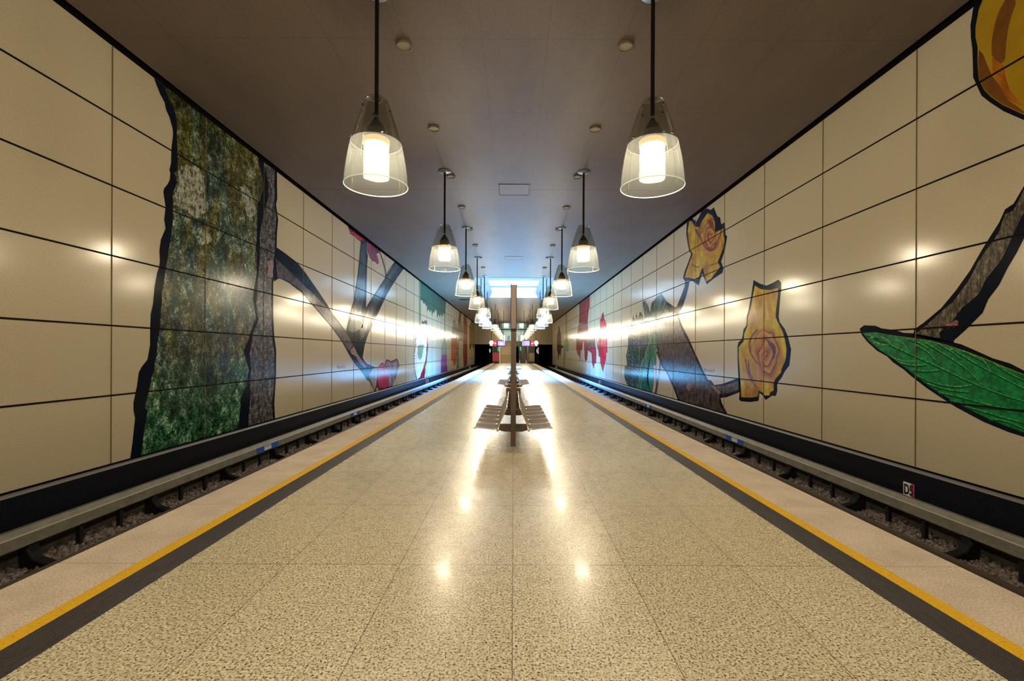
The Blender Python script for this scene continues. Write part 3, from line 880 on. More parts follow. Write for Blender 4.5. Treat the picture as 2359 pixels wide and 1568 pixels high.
# ------------------------------------------------------------------ ceiling fittings
proto = None
for s, row in ((-1, 'left'), (1, 'right')):
    for i in range(8):
        d = 7.9 + 2.93 * i
        if proto is None:
            o = proto = thing('ceiling_spot', (0, 0, 0), 'x', 'ceiling fitting', 'round ceiling fittings')
            MB().lathe([(0.135, 0.0), (0.135, -0.05), (0.118, -0.05), (0.118, -0.03)], 28).build('ring', 'disc_ring', o, True)
            MB().disc(0.118, -0.032, 28).build('lens', 'disc_tan', o)
        else:
            o = copy_tree(proto)
        o.location = (s * 1.92, d, CEIL)
        o['label'] = 'small round tan ceiling fitting, %s from the front in the %s row' % (ORD[i], row)
for d, lab in ((14.94, 'square access hatch in the ceiling nearest the camera'), (25.7, 'square access hatch in the ceiling nearer the skylight')):
    o = thing('ceiling_hatch', (0, d, CEIL), lab, 'hatch')
    f = MB(); r = .50
    for x0, x1, y0, y1 in ((-r, r, -r, -r + .02), (-r, r, r - .02, r), (-r, -r + .02, -r, r), (r - .02, r, -r, r)):
        f.box(x0, x1, y0, y1, -.012, 0)
    f.build('frame', 'hatch_frame', o)
    MB().box(-r + .02, r - .02, -r + .02, r - .02, -.006, 0).build('lid', 'hatch_lid', o)
o = thing('ceiling_vent', (-4.97, 45.7, CEIL), 'dark slatted vent in the ceiling beyond the skylight, above the left track', 'vent')
MB().box(-.5, .5, -.6, .6, -.02, 0).build('frame', 'hatch_frame', o)
v = MB()
for q in range(7): v.box(-.42, .42, -.5 + q * .15, -.42 + q * .15, -.04, -.02)
v.build('slats', 'dark_panel', o)

# ------------------------------------------------------------------ benches
def seat_profile():
    pts = [(0.678, 0.448), (0.655, 0.461), (0.60, 0.463), (0.45, 0.450), (0.34, 0.438), (0.295, 0.440), (0.268, 0.462), (0.235, 0.53), (0.19, 0.635), (0.150, 0.73), (0.126, 0.79), (0.112, 0.803)]
    return pts
def seat(parent, s, y0, y1, cache={}):
    P = seat_profile()
    if s not in cache:
        w = MB()
        ww = y1 - y0
        nl = 17
        for i in range(nl):
            yy = 0.02 + (ww - 0.04) * i / (nl - 1)
            w.tube([(s * x, yy, z) for x, z in P], 0.0032, 4, cap=False)
        # cross wires at even arc length
        L = [0.0]
        for a, b in zip(P, P[1:]): L.append(L[-1] + math.dist(a, b))
        nc = 44
        for i in range(1, nc):
            t = L[-1] * i / nc
            j = max(q for q in range(len(L)) if L[q] <= t); j = min(j, len(P) - 2)
            u = (t - L[j]) / (L[j + 1] - L[j])
            x = P[j][0] + u * (P[j + 1][0] - P[j][0]); z = P[j][1] + u * (P[j + 1][1] - P[j][1])
            w.tube([(s * x, 0.0, z), (s * x, ww, z)], 0.0032, 4, cap=False)
        f = MB()
        loop = [(s * x, 0.0, z) for x, z in P[1:-1]] + [(s * P[-1][0], 0.03, P[-1][1]), (s * P[-1][0], ww - .03, P[-1][1])] + \
               [(s * x, ww, z) for x, z in P[-2:0:-1]] + [(s * P[0][0], ww - .03, P[0][1]), (s * P[0][0], 0.03, P[0][1])]
        f.tube(loop, 0.011, 8, True)
        for q in range(3):
            f.tube([(s * 0.292, ww * (.25 + .25 * q), 0.425), (s * 0.255, ww * (.25 + .25 * q), 0.42)], 0.014, 6)
        a = w.build('seat', 'bench_wire', parent)
        b = f.build('seat_frame', 'bench_steel', a, True)
        cache[s] = a
    else:
        src = cache[s]
        a = src.copy(); COL.objects.link(a); a.parent = parent
        for ch in src.children:
            c_ = ch.copy(); COL.objects.link(c_); c_.parent = a
    a.location = (0, y0, 0)
    return a

def bench_supports(b, tall):
    for y in (0.73, 3.0):
        MB().box(-.05, .05, y - .05, y + .05, 0, 2.155 if tall else 0.86).build('post', 'post_steel', b)
        br = [(-.43, .405), (-.36, .31), (-.16, .26), (.16, .26), (.36, .31), (.43, .405)]
        MB().prism(br, 'y', y + .055, y + .10).build('bracket', 'post_steel', b)
    for x in (-.27, .27):
        MB().tube([(x, 0.02, .412), (x, 3.52, .412)], 0.022, 8).build('beam', 'bench_steel', b)
    MB().prism([(-.18, .27), (-.18, .86), (-.165, .875), (.165, .875), (.18, .86), (.18, .27)], 'y', 3.56, 3.60).build('end_plate', 'post_steel', b)

starts = (7.84, 18.84, 29.8, 40.8)
labels = ('steel wire back to back bench nearest the camera, under the tall sign post',
          'steel wire back to back bench, second from the front along the platform',
          'bright lit steel wire bench at the near end of the skylight',
          'farthest steel wire bench, under the far end of the skylight')
bench2 = None
for i, y0 in enumerate(starts):
    if i < 2:
        b = thing('bench', (0, y0, 0), labels[i], 'bench', 'back to back platform benches')
        for s in (-1, 1):
            for q in range(6):
                seat(b, s, 0.0 + q * 0.575, 0.53 + q * 0.575)
        bench_supports(b, i == 0)
        if i == 1: bench2 = b
    else:
        b = copy_tree(bench2)
        b.location = (0, y0, 0)
        b['label'] = labels[i]
# small mottled sticker on the near post
sg = thing('platform_sign', (0, 8.57, 2.21), 'long station sign box seen edge on, on top of the nearest bench posts', 'sign')
MB().box(-.046, .046, -.05, 2.33, 0.0, .82).build('sign_body', 'sign_box', sg)
for s in (-1, 1):
    a, b = sorted((s * .046, s * .058))
    MB().box(a, b, -.055, 2.335, -.02, .85).build('sign_panel', 'sign_face', sg)
MB().box(-.05, .05, -.052, 2.332, -.055, 0.0).build('bottom_channel', 'sign_dark', sg)

# ------------------------------------------------------------------ wall prints
def at(px, py, s):
    """point of the side wall seen at a pixel of the photograph"""
    dx, dy = px - VPX, VPY - py
    X = dx * cos(ROLL) - dy * sin(ROLL)
    Z = dx * sin(ROLL) + dy * cos(ROLL)
    k_ = W / abs(X)
    return F * k_, min(PANEL_TOP - 0.001, max(PANEL_BOTTOM + 0.001, EYE + Z * k_))

CROP = {'6a': (290, 170, 3.485), '6b': (290, 600, 3.3366), 'br': (620, 560, 5.225), 'c8': (790, 500, 7.125), 'cl': (700, 480, 3.409),
        'cb': (740, 820, 10.723), 'lf': (940, 640, 6.029), 'c3': (1000, 640, 6.536), 'rp': (2200, 0, 5.226), 'r8': (1800, 0, 1.4937),
        'le': (1960, 700, 4.9), 'ro': (1690, 640, 5.407), 'r5': (1570, 470, 8.2545), 'r6': (1420, 660, 5.227), 'rf': (1260, 670, 7.467), 'px': (0, 0, 1)}


def px(*segs):
    out = []
    for crop, pts in segs:
        x0, y0, sc = CROP[crop]
        out += [(x0 + x / sc, y0 + y / sc) for x, y in pts]
    return out


def jag(pts, amp, sub=3, seed=1):
    rn = random.Random(seed)
    out = []
    for (a, b), (c_, d) in zip(pts, pts[1:] + pts[:1]):
        out.append((a, b))
        for i in range(1, sub):
            t = i / sub
            out.append((a + (c_ - a) * t + rn.uniform(-amp, amp), b + (d - b) * t + rn.uniform(-amp, amp)))
    return out


def smooth(pts, it=1):
    for _ in range(it):
        out = []
        for (a, b), (c_, d) in zip(pts, pts[1:] + pts[:1]):
            out += [(a * .75 + c_ * .25, b * .75 + d * .25), (a * .25 + c_ * .75, b * .25 + d * .75)]
        pts = out
    return pts


def ribbon(pts, w0, w1=None):
    w1 = w0 if w1 is None else w1
    Lf, Rt = [], []
    nn = len(pts)
    for i, (x, y) in enumerate(pts):
        a, b = pts[max(i - 1, 0)], pts[min(i + 1, nn - 1)]
        dx, dy = b[0] - a[0], b[1] - a[1]
        l = math.hypot(dx, dy) or 1
        w_ = (w0 + (w1 - w0) * i / (nn - 1)) / 2
        Lf.append((x - dy / l * w_, y + dx / l * w_)); Rt.append((x + dy / l * w_, y - dx / l * w_))
    return Lf + Rt[::-1]


from mathutils.geometry import tessellate_polygon


def sheet(name, s, polys, material, layer, parent=None):
    mb = MB()
    for poly in polys:
        P = [at(x, y, s) for x, y in poly]
        tri = tessellate_polygon([[Vector((y, z, 0)) for y, z in P]])
        X = s * (W - 0.0025 - 0.0006 * layer)
        fs = []
        for a, b, c_ in tri:
            ar = (P[b][0] - P[a][0]) * (P[c_][1] - P[a][1]) - (P[c_][0] - P[a][0]) * (P[b][1] - P[a][1])
            # face the hall
            fs.append((a, b, c_) if ar * s < 0 else (c_, b, a))
        mb.add([(X, y, z) for y, z in P], fs)
    return mb.build(name, material, parent)


def mural(name, label, s, base, parts, L0=0):
    """base: (polys, material); parts: (name, polys, material, layer[, children])"""
    o = sheet(name, s, base[0], base[1], L0)
    tag(o, label, 'wall print')
    for p in parts:
        c_ = sheet(p[0], s, p[1], p[2], p[3] + L0, o)
        for q in (p[4] if len(p) > 4 else ()):
            sheet(q[0], s, q[1], q[2], q[3] + L0, c_)
    return o

# --- left wall: mossy tree trunk
tree = px(('6a', [(225, 33), (245, 90), (275, 165), (310, 230), (322, 290), (350, 350), (375, 440), (378, 490), (365, 600), (362, 720), (348, 770), (357, 800), (352, 850), (335, 885), (305, 920), (300, 950), (318, 1070), (307, 1170), (318, 1240), (280, 1330), (268, 1420), (272, 1500)]),
          ('6b', [(255, 50), (240, 90), (220, 200), (208, 330), (190, 410), (186, 520), (185, 650), (165, 760), (118, 820), (98, 860), (85, 960), (58, 1090), (58, 1150), (70, 1210), (50, 1400), (33, 1560), (1146, 1260), (1146, 1215), (1140, 1100), (1153, 900), (1155, 690), (1140, 580), (1132, 430), (1132, 180)]),
          ('6a', [(1210, 1400), (1212, 1290), (1222, 1170), (1205, 1050), (1215, 1000), (1212, 780), (1212, 740), (700, 330)]))
moss = px(('6a', [(300, 85), (345, 200), (390, 300), (410, 400), (410, 560), (415, 780), (385, 790), (410, 870), (370, 980), (375, 1100), (370, 1230), (350, 1380), (330, 1500)]),
          ('6b', [(305, 80), (275, 240), (275, 330), (260, 500), (240, 680), (215, 840), (190, 930), (145, 1120), (165, 1160), (150, 1250), (113, 1515), (867, 1320), (870, 1250), (880, 1060), (930, 960), (945, 840), (905, 690), (955, 560), (1000, 440), (975, 300), (1005, 100)]),
          ('6a', [(1050, 1480), (1040, 1400), (1050, 1250), (1060, 1040), (1105, 920), (1085, 800), (1060, 690), (1060, 640), (700, 350)]))
strip = px(('6b', [(938, 1290), (940, 1270), (960, 1000), (945, 920), (965, 830), (950, 720), (970, 580), (1020, 450), (1000, 330), (1020, 100)]),
           ('6a', [(1072, 1500), (1075, 1300), (1110, 1100), (1145, 980), (1145, 880), (1110, 730), (1110, 690), (1195, 760), (1195, 1000), (1190, 1060), (1205, 1170), (1195, 1290), (1195, 1420)]),
           ('6b', [(1118, 180), (1118, 430), (1125, 590), (1140, 690), (1140, 900), (1126, 1100), (1130, 1240)]))
lich1 = px(('6a', [(440, 740), (560, 740), (620, 800), (635, 900), (640, 1000), (665, 1080), (560, 1160), (490, 1090), (380, 1050), (375, 990), (410, 930), (420, 850)]))
lich2 = px(('6a', [(565, 1310), (640, 1265), (690, 1330), (640, 1375), (580, 1360)]))
lich3 = px(('6a', [(915, 900), (960, 900), (1020, 1000), (1040, 1120), (1000, 1180), (960, 1090), (930, 960)]))
scar = px(('6b', [(1085, 0), (1130, 0), (1130, 130), (1085, 120), (1095, 60)]))
mural('tree_trunk_print', 'huge mossy green tree trunk with black shadow edge printed on the left wall', -1, ([tree], 'print_black'),
      [('moss_bark', [jag(moss, 1.2, 3, 4)], 'print_moss', 1, [('lichen', [q_], 'print_lichen', 2) for q_ in (jag(lich1, 4, 5, 2), jag(lich2, 3, 5, 3), jag(lich3, 3, 5, 5))]),
       ('grey_bark', [jag(strip, 1.0, 3, 6)], 'print_greybark', 1, [('scar', [jag(scar, 1.5, 4, 8)], 'print_pinkwood', 2)])])
# --- left wall: forked branch
branch = px(('br', [(92, 52), (190, 120), (340, 235), (440, 360), (530, 490), (620, 620), (700, 740), (760, 850), (850, 960), (925, 1060), (940, 1000), (975, 820)]),
            ('c8', [(140, 1480), (175, 1380), (240, 950), (265, 700), (290, 430), (290, 380), (385, 370), (390, 560), (408, 630), (395, 800), (390, 1000), (385, 1250), (378, 1480), (500, 1290), (690, 1000), (850, 735), (860, 700), (1000, 800), (995, 845), (900, 980), (790, 1150), (690, 1330), (640, 1440)]),
            ('cl', [(560, 870), (500, 1000), (475, 1080), (462, 1165)]),
            ('cb', [(1020, 30), (1060, 110), (1130, 190), (1250, 240), (1330, 270), (1410, 280), (1360, 460), (1200, 500), (1180, 610), (1130, 590), (1060, 480), (970, 340), (870, 240), (770, 100), (700, 10)]),
            ('br', [(1005, 1410), (960, 1340), (880, 1190), (750, 1010), (570, 800), (490, 710), (400, 600), (330, 550), (240, 480), (140, 430), (110, 425), (60, 460), (50, 400), (60, 120)]))
bk1 = px(('br', [(75, 180), (170, 270), (300, 390), (420, 510), (540, 620), (660, 740), (740, 830), (900, 1040), (960, 1130), (1010, 1230), (960, 1300), (870, 1160), (740, 980), (570, 780), (470, 680), (390, 570), (240, 460), (100, 410)]))
stem1 = px(('c8', [(300, 440), (375, 420), (370, 900), (350, 1300), (300, 1568)]), ('br', [(1130, 1010), (1010, 1080), (950, 1050), (1010, 780)]), ('c8', [(190, 1400), (250, 960), (280, 720)]))
stem2 = px(('c8', [(870, 740), (930, 800), (840, 930), (700, 1130), (640, 1300), (560, 1450)]), ('cl', [(510, 900), (470, 1010), (440, 1040), (440, 960), (490, 820)]), ('c8', [(420, 1480), (520, 1300), (690, 1030), (800, 860)]))
wood2 = px(('br', [(1020, 1240), (1060, 1330), (1110, 1400), (1170, 1480), (1150, 1500), (1090, 1440), (1040, 1360), (990, 1330), (975, 1290)]))
mural('branch_print', 'dark forked branch growing out of the mossy trunk, printed on the left wall', -1, ([branch], 'print_navy'),
      [('bark', [bk1], 'print_branch', 1), ('stem', [stem1], 'print_stem', 1), ('stem', [stem2], 'print_stem', 1), ('torn_wood', [wood2], 'print_pinkwood', 2)], 4)
bud = px(('cb', [(1415, 260), (1460, 190), (1520, 155), (1565, 210), (1610, 80), (1640, 85), (1720, 125), (1830, 75), (1865, 55), (1895, 110), (1930, 220), (1900, 330), (1850, 490), (1755, 775), (1450, 865), (1420, 845), (1375, 770), (1345, 860), (1312, 888), (1280, 800), (1225, 690), (1180, 610), (1195, 400), (1280, 290)]))
pb1 = px(('cb', [(1205, 400), (1280, 320), (1400, 300), (1385, 480), (1365, 600), (1350, 720), (1318, 850), (1275, 760), (1235, 640), (1195, 480)]))
pb2 = px(('cb', [(1420, 260), (1520, 190), (1560, 240), (1610, 290), (1660, 430), (1645, 750), (1560, 800), (1440, 770), (1380, 560), (1395, 400)]))
pb3 = px(('cb', [(1590, 200), (1630, 110), (1720, 160), (1780, 140), (1850, 90), (1880, 140), (1910, 220), (1875, 330), (1835, 480), (1790, 640), (1740, 740), (1655, 760), (1668, 430), (1620, 270)]))
mural('flower_bud_print', 'red and mauve opening bud at the foot of the left wall below the forked branch', -1, ([bud], 'print_darkred'),
      [('pale_petal', [pb1], 'print_bone', 1), ('red_petal', [pb2], 'print_red', 1), ('mauve_petal', [pb3], 'print_mauve', 1)], 8)
rb = px(('c8', [(75, 120), (100, 200), (120, 275), (180, 310), (250, 375), (310, 412), (350, 395), (385, 360), (200, 200)]))
rb2 = px(('c8', [(110, 215), (180, 255), (290, 335), (340, 370), (300, 400), (240, 350), (180, 290), (130, 265)]))
cp = px(('c8', [(385, 375), (398, 560), (440, 660), (480, 720), (530, 735), (560, 775), (590, 750), (580, 690), (550, 600), (600, 585), (615, 545), (500, 440)]))
mural('crimson_flower_print', 'crimson petals hanging from the ceiling line beside the upright stem, left wall', -1, ([rb, cp], 'print_darkred'),
      [('red_bud', [rb2], 'print_red', 1), ('petals', [px(('c8', [(392, 410), (405, 560), (450, 655), (490, 710), (530, 722), (560, 760), (575, 740), (565, 690), (540, 600), (500, 480)]))], 'print_magenta', 1),
       ('twig', [ribbon(px(('c8', [(600, 560), (650, 700), (690, 850), (712, 960)])), 3.2), ribbon(px(('c8', [(850, 735), (780, 830), (725, 930), (690, 990)])), 1.8)], 'print_plum', 1)])
# --- left wall, farther
needles = px(('lf', [(175, 45), (350, 180), (528, 315), (515, 520), (500, 530), (495, 490), (470, 540), (455, 500), (440, 545), (425, 500), (405, 550), (395, 460), (380, 440), (365, 490), (350, 470), (335, 530), (320, 440), (300, 480), (285, 430), (262, 480), (262, 400), (245, 375), (225, 345), (210, 360), (195, 300), (175, 320)]))
mural('fringe_print', 'teal green fringe of needles hanging from the ceiling line, left wall', -1, ([needles], 'print_needles'),
      [('stem', [px(('lf', [(150, 35), (175, 45), (175, 690), (150, 690)])), px(('lf', [(505, 500), (518, 500), (515, 840), (500, 840)]))], 'print_stemgreen', 1)])
thorn = px(('lf', [(130, 680), (200, 590), (260, 590), (275, 850), (270, 1000), (250, 1200), (225, 1390), (125, 1415), (90, 1260), (82, 1100), (95, 900)]))
rn = random.Random(5)
tl = px(('lf', [(135, 680), (120, 780), (100, 850), (98, 950), (86, 1030), (84, 1150), (92, 1260), (107, 1350), (125, 1415)]))
teeth = []
for (a, b), (c_, d) in zip(tl, tl[1:]):
    for i in range(3):
        t = i / 3
        x, y = a + (c_ - a) * t, b + (d - b) * t
        teeth.append([(x - .7, y), (x + .5, y + 1.2), (x + rn.uniform(1.5, 2.6), y - 2.2), (x + .6, y + 3.6), (x - .6, y + 4.0)])
mural('thorny_leaf_print', 'pale thorny leaf edged with dark red teeth below the teal fringe, left wall', -1, ([thorn], 'print_paleleaf'),
      [('dark_teeth', teeth, 'print_darkred', 1),
       ('crimson_edge', [jag(px(('lf', [(268, 640), (275, 850), (275, 950), (265, 1080), (250, 1200), (225, 1390), (130, 1410), (165, 1380), (190, 1300), (215, 1220), (245, 1120), (258, 960), (266, 850)])), .8, 4, 3)], 'print_crimson', 1),
       ('crown', [jag(px(('lf', [(180, 640), (200, 585), (215, 605), (235, 590), (258, 590), (265, 650), (240, 640), (205, 640)])), .8, 3, 4)], 'print_plum', 1),
       ('green_heart', [jag(px(('lf', [(130, 960), (150, 930), (220, 930), (210, 1030), (185, 1120), (155, 1140), (135, 1070)])), .8, 4, 5)], 'print_sage', 1)])
mural('purple_cone_print', 'purple fringed cone flower at the foot of the left wall beyond the thorny leaf', -1,
      ([px(('lf', [(490, 840), (515, 830), (535, 990), (540, 1140), (545, 1330), (455, 1345), (460, 1150), (470, 1060), (465, 1000), (480, 900)]))], 'print_purple'),
      [('grey_neck', [px(('lf', [(493, 840), (513, 835), (530, 990), (530, 1060), (478, 1070), (470, 1000), (482, 900)]))], 'print_sage', 1)])
mural('orange_tulip_print', 'ragged orange tulip shape on the left wall beyond the purple cone', -1,
      ([px(('c3', [(262, 910), (270, 830), (275, 760), (285, 650), (308, 610), (320, 650), (345, 720), (355, 760), (350, 905), (350, 1130), (335, 1200), (330, 1300), (295, 1325), (280, 1260), (258, 1230), (255, 1060)]))], 'print_greypetal'),
      [('orange_petals', [jag(px(('c3', [(262, 910), (350, 905), (350, 1130), (335, 1200), (330, 1300), (295, 1325), (280, 1260), (258, 1230), (255, 1060)])), .4, 2, 3)], 'print_tulip', 1),
       ('stem', [px(('c3', [(355, 960), (375, 900), (372, 1200), (380, 1375), (335, 1390), (340, 1140)]))], 'print_stemgreen', 1)])
mural('grey_flower_print', 'hanging grey flower next to the orange tulip, high on the left wall', -1,
      ([px(('c3', [(370, 600), (380, 510), (410, 525), (400, 660), (430, 740), (435, 850), (430, 930), (405, 955), (370, 910), (352, 840), (356, 700)]))], 'print_greypetal'),
      [('dark_stalk', [px(('c3', [(372, 600), (380, 510), (410, 525), (400, 650), (380, 660)]))], 'print_plum', 1)])
mural('oxblood_stem_print', 'tall oxblood red stem printed floor to ceiling on the far left wall', -1,
      ([px(('c3', [(445, 550), (490, 590), (500, 720), (500, 1080), (498, 1340), (445, 1350), (435, 1100), (440, 830)]))], 'print_oxblood'), [])
mural('olive_leaf_print', 'olive brown hanging leaf nearest the end wall, left side', -1,
      ([px(('c3', [(530, 730), (560, 630), (612, 670), (610, 1000), (590, 1080), (570, 1000), (550, 1085), (530, 1040)]))], 'print_olive'), [])
# --- right wall: near petal, branch, leaf
mural('petal_print', 'giant golden petal with brown streaks at the top of the near right wall', 1,
      ([px(('rp', [(330, -70), (230, 55), (220, 100), (205, 200), (188, 300), (192, 450), (210, 580), (215, 720), (220, 930), (265, 1030), (320, 1150), (420, 1230), (590, 1340), (831, 1445), (1000, 1480), (1300, 1300), (1420, 700), (1350, -700), (700, -350)]))], 'print_black'),
      [('gold_petal', [px(('rp', [(335, -90), (290, 110), (250, 330), (250, 450), (275, 560), (275, 780), (290, 950), (350, 1080), (430, 1160), (570, 1260), (831, 1380), (1000, 1410), (1230, 1250), (1340, 700), (1270, -650), (700, -350)]))], 'print_gold', 1,
        [('brown_streak', [smooth(px(('rp', [(630, -40), (520, 150), (460, 380), (440, 560), (450, 700), (600, 790), (620, 500), (660, 250), (760, -20)])))], 'print_brownstripe', 2),
         ('brown_streak', [px(('rp', [(290, 600), (340, 650), (400, 800), (450, 910), (560, 1050), (640, 1200), (831, 1340), (831, 1370), (570, 1250), (430, 1150), (350, 1070), (292, 940), (280, 780)]))], 'print_brownstripe', 2),
         ('orange_shade', [px(('rp', [(450, 690), (600, 800), (605, 900), (660, 1080), (831, 1290), (640, 1190), (560, 1040), (455, 900)]))], 'print_orange', 2)])])
brs = px(('r8', [(900, 500), (835, 640), (800, 700), (770, 720), (750, 765), (715, 820), (690, 860), (650, 930), (600, 1000), (550, 1060), (490, 1110)]),
         ('le', [(760, 255), (715, 290), (708, 350), (900, 400), (1165, 440), (1165, 412), (1300, 290), (1380, 210), (1490, 100)]), ('r8', [(712, 1030), (750, 980), (780, 920), (810, 870), (835, 820), (920, 660)]))
brb = px(('r8', [(890, 540), (835, 652), (800, 722), (770, 738), (748, 800), (692, 880), (645, 965), (590, 1040), (520, 1100)]),
         ('le', [(735, 335), (1005, 382), (1005, 320), (1080, 250), (1150, 190), (1250, 50)]), ('r8', [(680, 1010), (705, 960), (760, 890), (800, 800), (835, 730), (900, 620)]))
mural('bare_branch_print', 'thick bare branch with black shadow rising above the green leaf, right wall', 1, ([brs], 'print_black'),
      [('bark', [jag(brb, 1.0, 3, 2)], 'print_nearbark', 1, [('scar', [jag(px(('le', [(1030, 190), (1090, 230), (1190, 180), (1220, 200), (1200, 260), (1100, 275), (1050, 240)])), 2, 3, 2)], 'print_scar', 2)])])
leaf_o = px(('le', [(100, 280), (150, 240), (280, 245), (350, 275), (500, 295), (600, 325), (710, 330), (900, 370), (1100, 420), (1250, 455), (1400, 520), (1600, 610), (1800, 670), (1955, 750), (2200, 860), (2600, 1150), (2700, 1500), (2400, 1620), (1955, 1500), (1780, 1445), (1500, 1330), (1200, 1170), (1040, 1070), (860, 950), (690, 820), (600, 740), (480, 660), (410, 590), (300, 530), (190, 430), (125, 350)]))
leaf_i = px(('le', [(130, 315), (250, 310), (430, 345), (600, 375), (720, 385), (900, 410), (1100, 465), (1300, 530), (1500, 605), (1700, 690), (1955, 790), (2200, 900), (2500, 1150), (2600, 1450), (2350, 1560), (1955, 1450), (1800, 1395), (1550, 1290), (1300, 1170), (1100, 1060), (920, 950), (760, 830), (620, 720), (480, 615), (330, 520), (200, 410)]))
V_ = [[(180, 340), (440, 455), (690, 570), (1000, 710), (1380, 890), (1660, 1000), (1955, 1095), (2300, 1200)],
      [(720, 450), (870, 540), (990, 670)], [(840, 430), (1180, 640), (1340, 760), (1480, 910)], [(510, 400), (600, 450), (640, 520)], [(340, 370), (400, 395), (450, 440)],
      [(1130, 500), (1450, 690), (1600, 770), (1955, 950)], [(1460, 600), (1540, 680), (1580, 770)], [(450, 590), (600, 640), (780, 640)], [(700, 740), (850, 755), (1010, 740)],
      [(740, 800), (950, 890), (1200, 930), (1370, 910)], [(990, 990), (1250, 1050), (1580, 1140), (1955, 1210)], [(300, 450), (430, 465)], [(1300, 1150), (1600, 1240), (1955, 1340)], [(210, 380), (300, 390), (430, 455)]]
V_ += [[(640, 390), (760, 430), (880, 500)], [(980, 440), (1150, 540), (1240, 620)], [(1580, 640), (1760, 760), (1955, 860)], [(560, 660), (700, 690), (860, 680)], [(860, 890), (1080, 960), (1330, 990)],
       [(1120, 1080), (1400, 1150), (1700, 1180)], [(1560, 1290), (1750, 1320), (1955, 1400)], [(1250, 520), (1400, 590), (1480, 640)], [(250, 430), (360, 450), (450, 460)]]
def curve(pts, k=6):
    out = []
    P = [pts[0]] + list(pts) + [pts[-1]]
    for i in range(1, len(P) - 2):
        for j in range(k):
            t = j / k
            out.append(tuple(0.5 * (2 * P[i][c] + (P[i + 1][c] - P[i - 1][c]) * t + (2 * P[i - 1][c] - 5 * P[i][c] + 4 * P[i + 1][c] - P[i + 2][c]) * t * t
                             + (3 * P[i][c] - P[i - 1][c] - 3 * P[i + 1][c] + P[i + 2][c]) * t ** 3) for c in (0, 1)))
    return out + [pts[-1]]
veins = [curve(px(('le', v_))) for v_ in V_]
mural('green_leaf_print', 'large bright green veined leaf with black shadow on the near right wall', 1, ([leaf_o], 'print_black'),
      [('blade', [leaf_i], 'print_leaf', 1,
        [('veins', [ribbon(v_, 2.6 if i == 0 else 2.2, 1.6) for i, v_ in enumerate(veins)], 'print_vein', 3),
         ('vein_shadow', [ribbon([(x + 1.2, y + 3.4) for x, y in v_], 4.6, 2.4) for i, v_ in enumerate(veins) if i not in (3, 4, 7, 11, 13, len(veins) - 1)], 'print_vein_dark', 2),
         ('pale_edge', [ribbon(px(('le', [(430, 350), (720, 390), (900, 416), (1100, 471), (1300, 536), (1500, 612), (1700, 697), (1955, 798)])), 1.5, 2.5)], 'print_leafedge', 2)])])
# --- right wall: two yellow roses
ro_o = px(('ro', [(250, 25), (330, 70), (410, 95), (480, 65), (560, 20), (593, 60), (590, 150), (575, 320), (562, 490), (575, 550), (635, 630), (675, 720), (718, 890), (695, 1090), (640, 1160), (600, 1240), (545, 1310), (545, 1410), (525, 1470), (480, 1465), (400, 1520), (370, 1470), (325, 1430), (312, 1530), (210, 1545), (90, 1535), (68, 1510), (75, 1430), (60, 1250), (50, 1000), (50, 850), (60, 800), (105, 765), (125, 640), (160, 590), (165, 480), (190, 380), (220, 220)]))
ro_i = px(('ro', [(265, 95), (340, 140), (450, 150), (555, 125), (550, 250), (530, 400), (525, 490), (560, 570), (610, 660), (640, 760), (660, 880), (655, 980), (640, 1040), (600, 1130), (590, 1180), (520, 1260), (500, 1310), (500, 1400), (460, 1420), (450, 1460), (390, 1465), (370, 1430), (310, 1400), (305, 1475), (210, 1490), (95, 1485), (95, 1430), (85, 1250), (65, 1000), (65, 860), (125, 790), (135, 690), (175, 600), (180, 500), (215, 380), (245, 200)]))
def ell(cx, cy, rx, ry, a0=0, a1=360, n_=24, crop='ro'):
    return px((crop, [(cx + rx * cos(radians(a0 + (a1 - a0) * i / (n_ - 1))), cy + ry * sin(radians(a0 + (a1 - a0) * i / (n_ - 1)))) for i in range(n_)]))
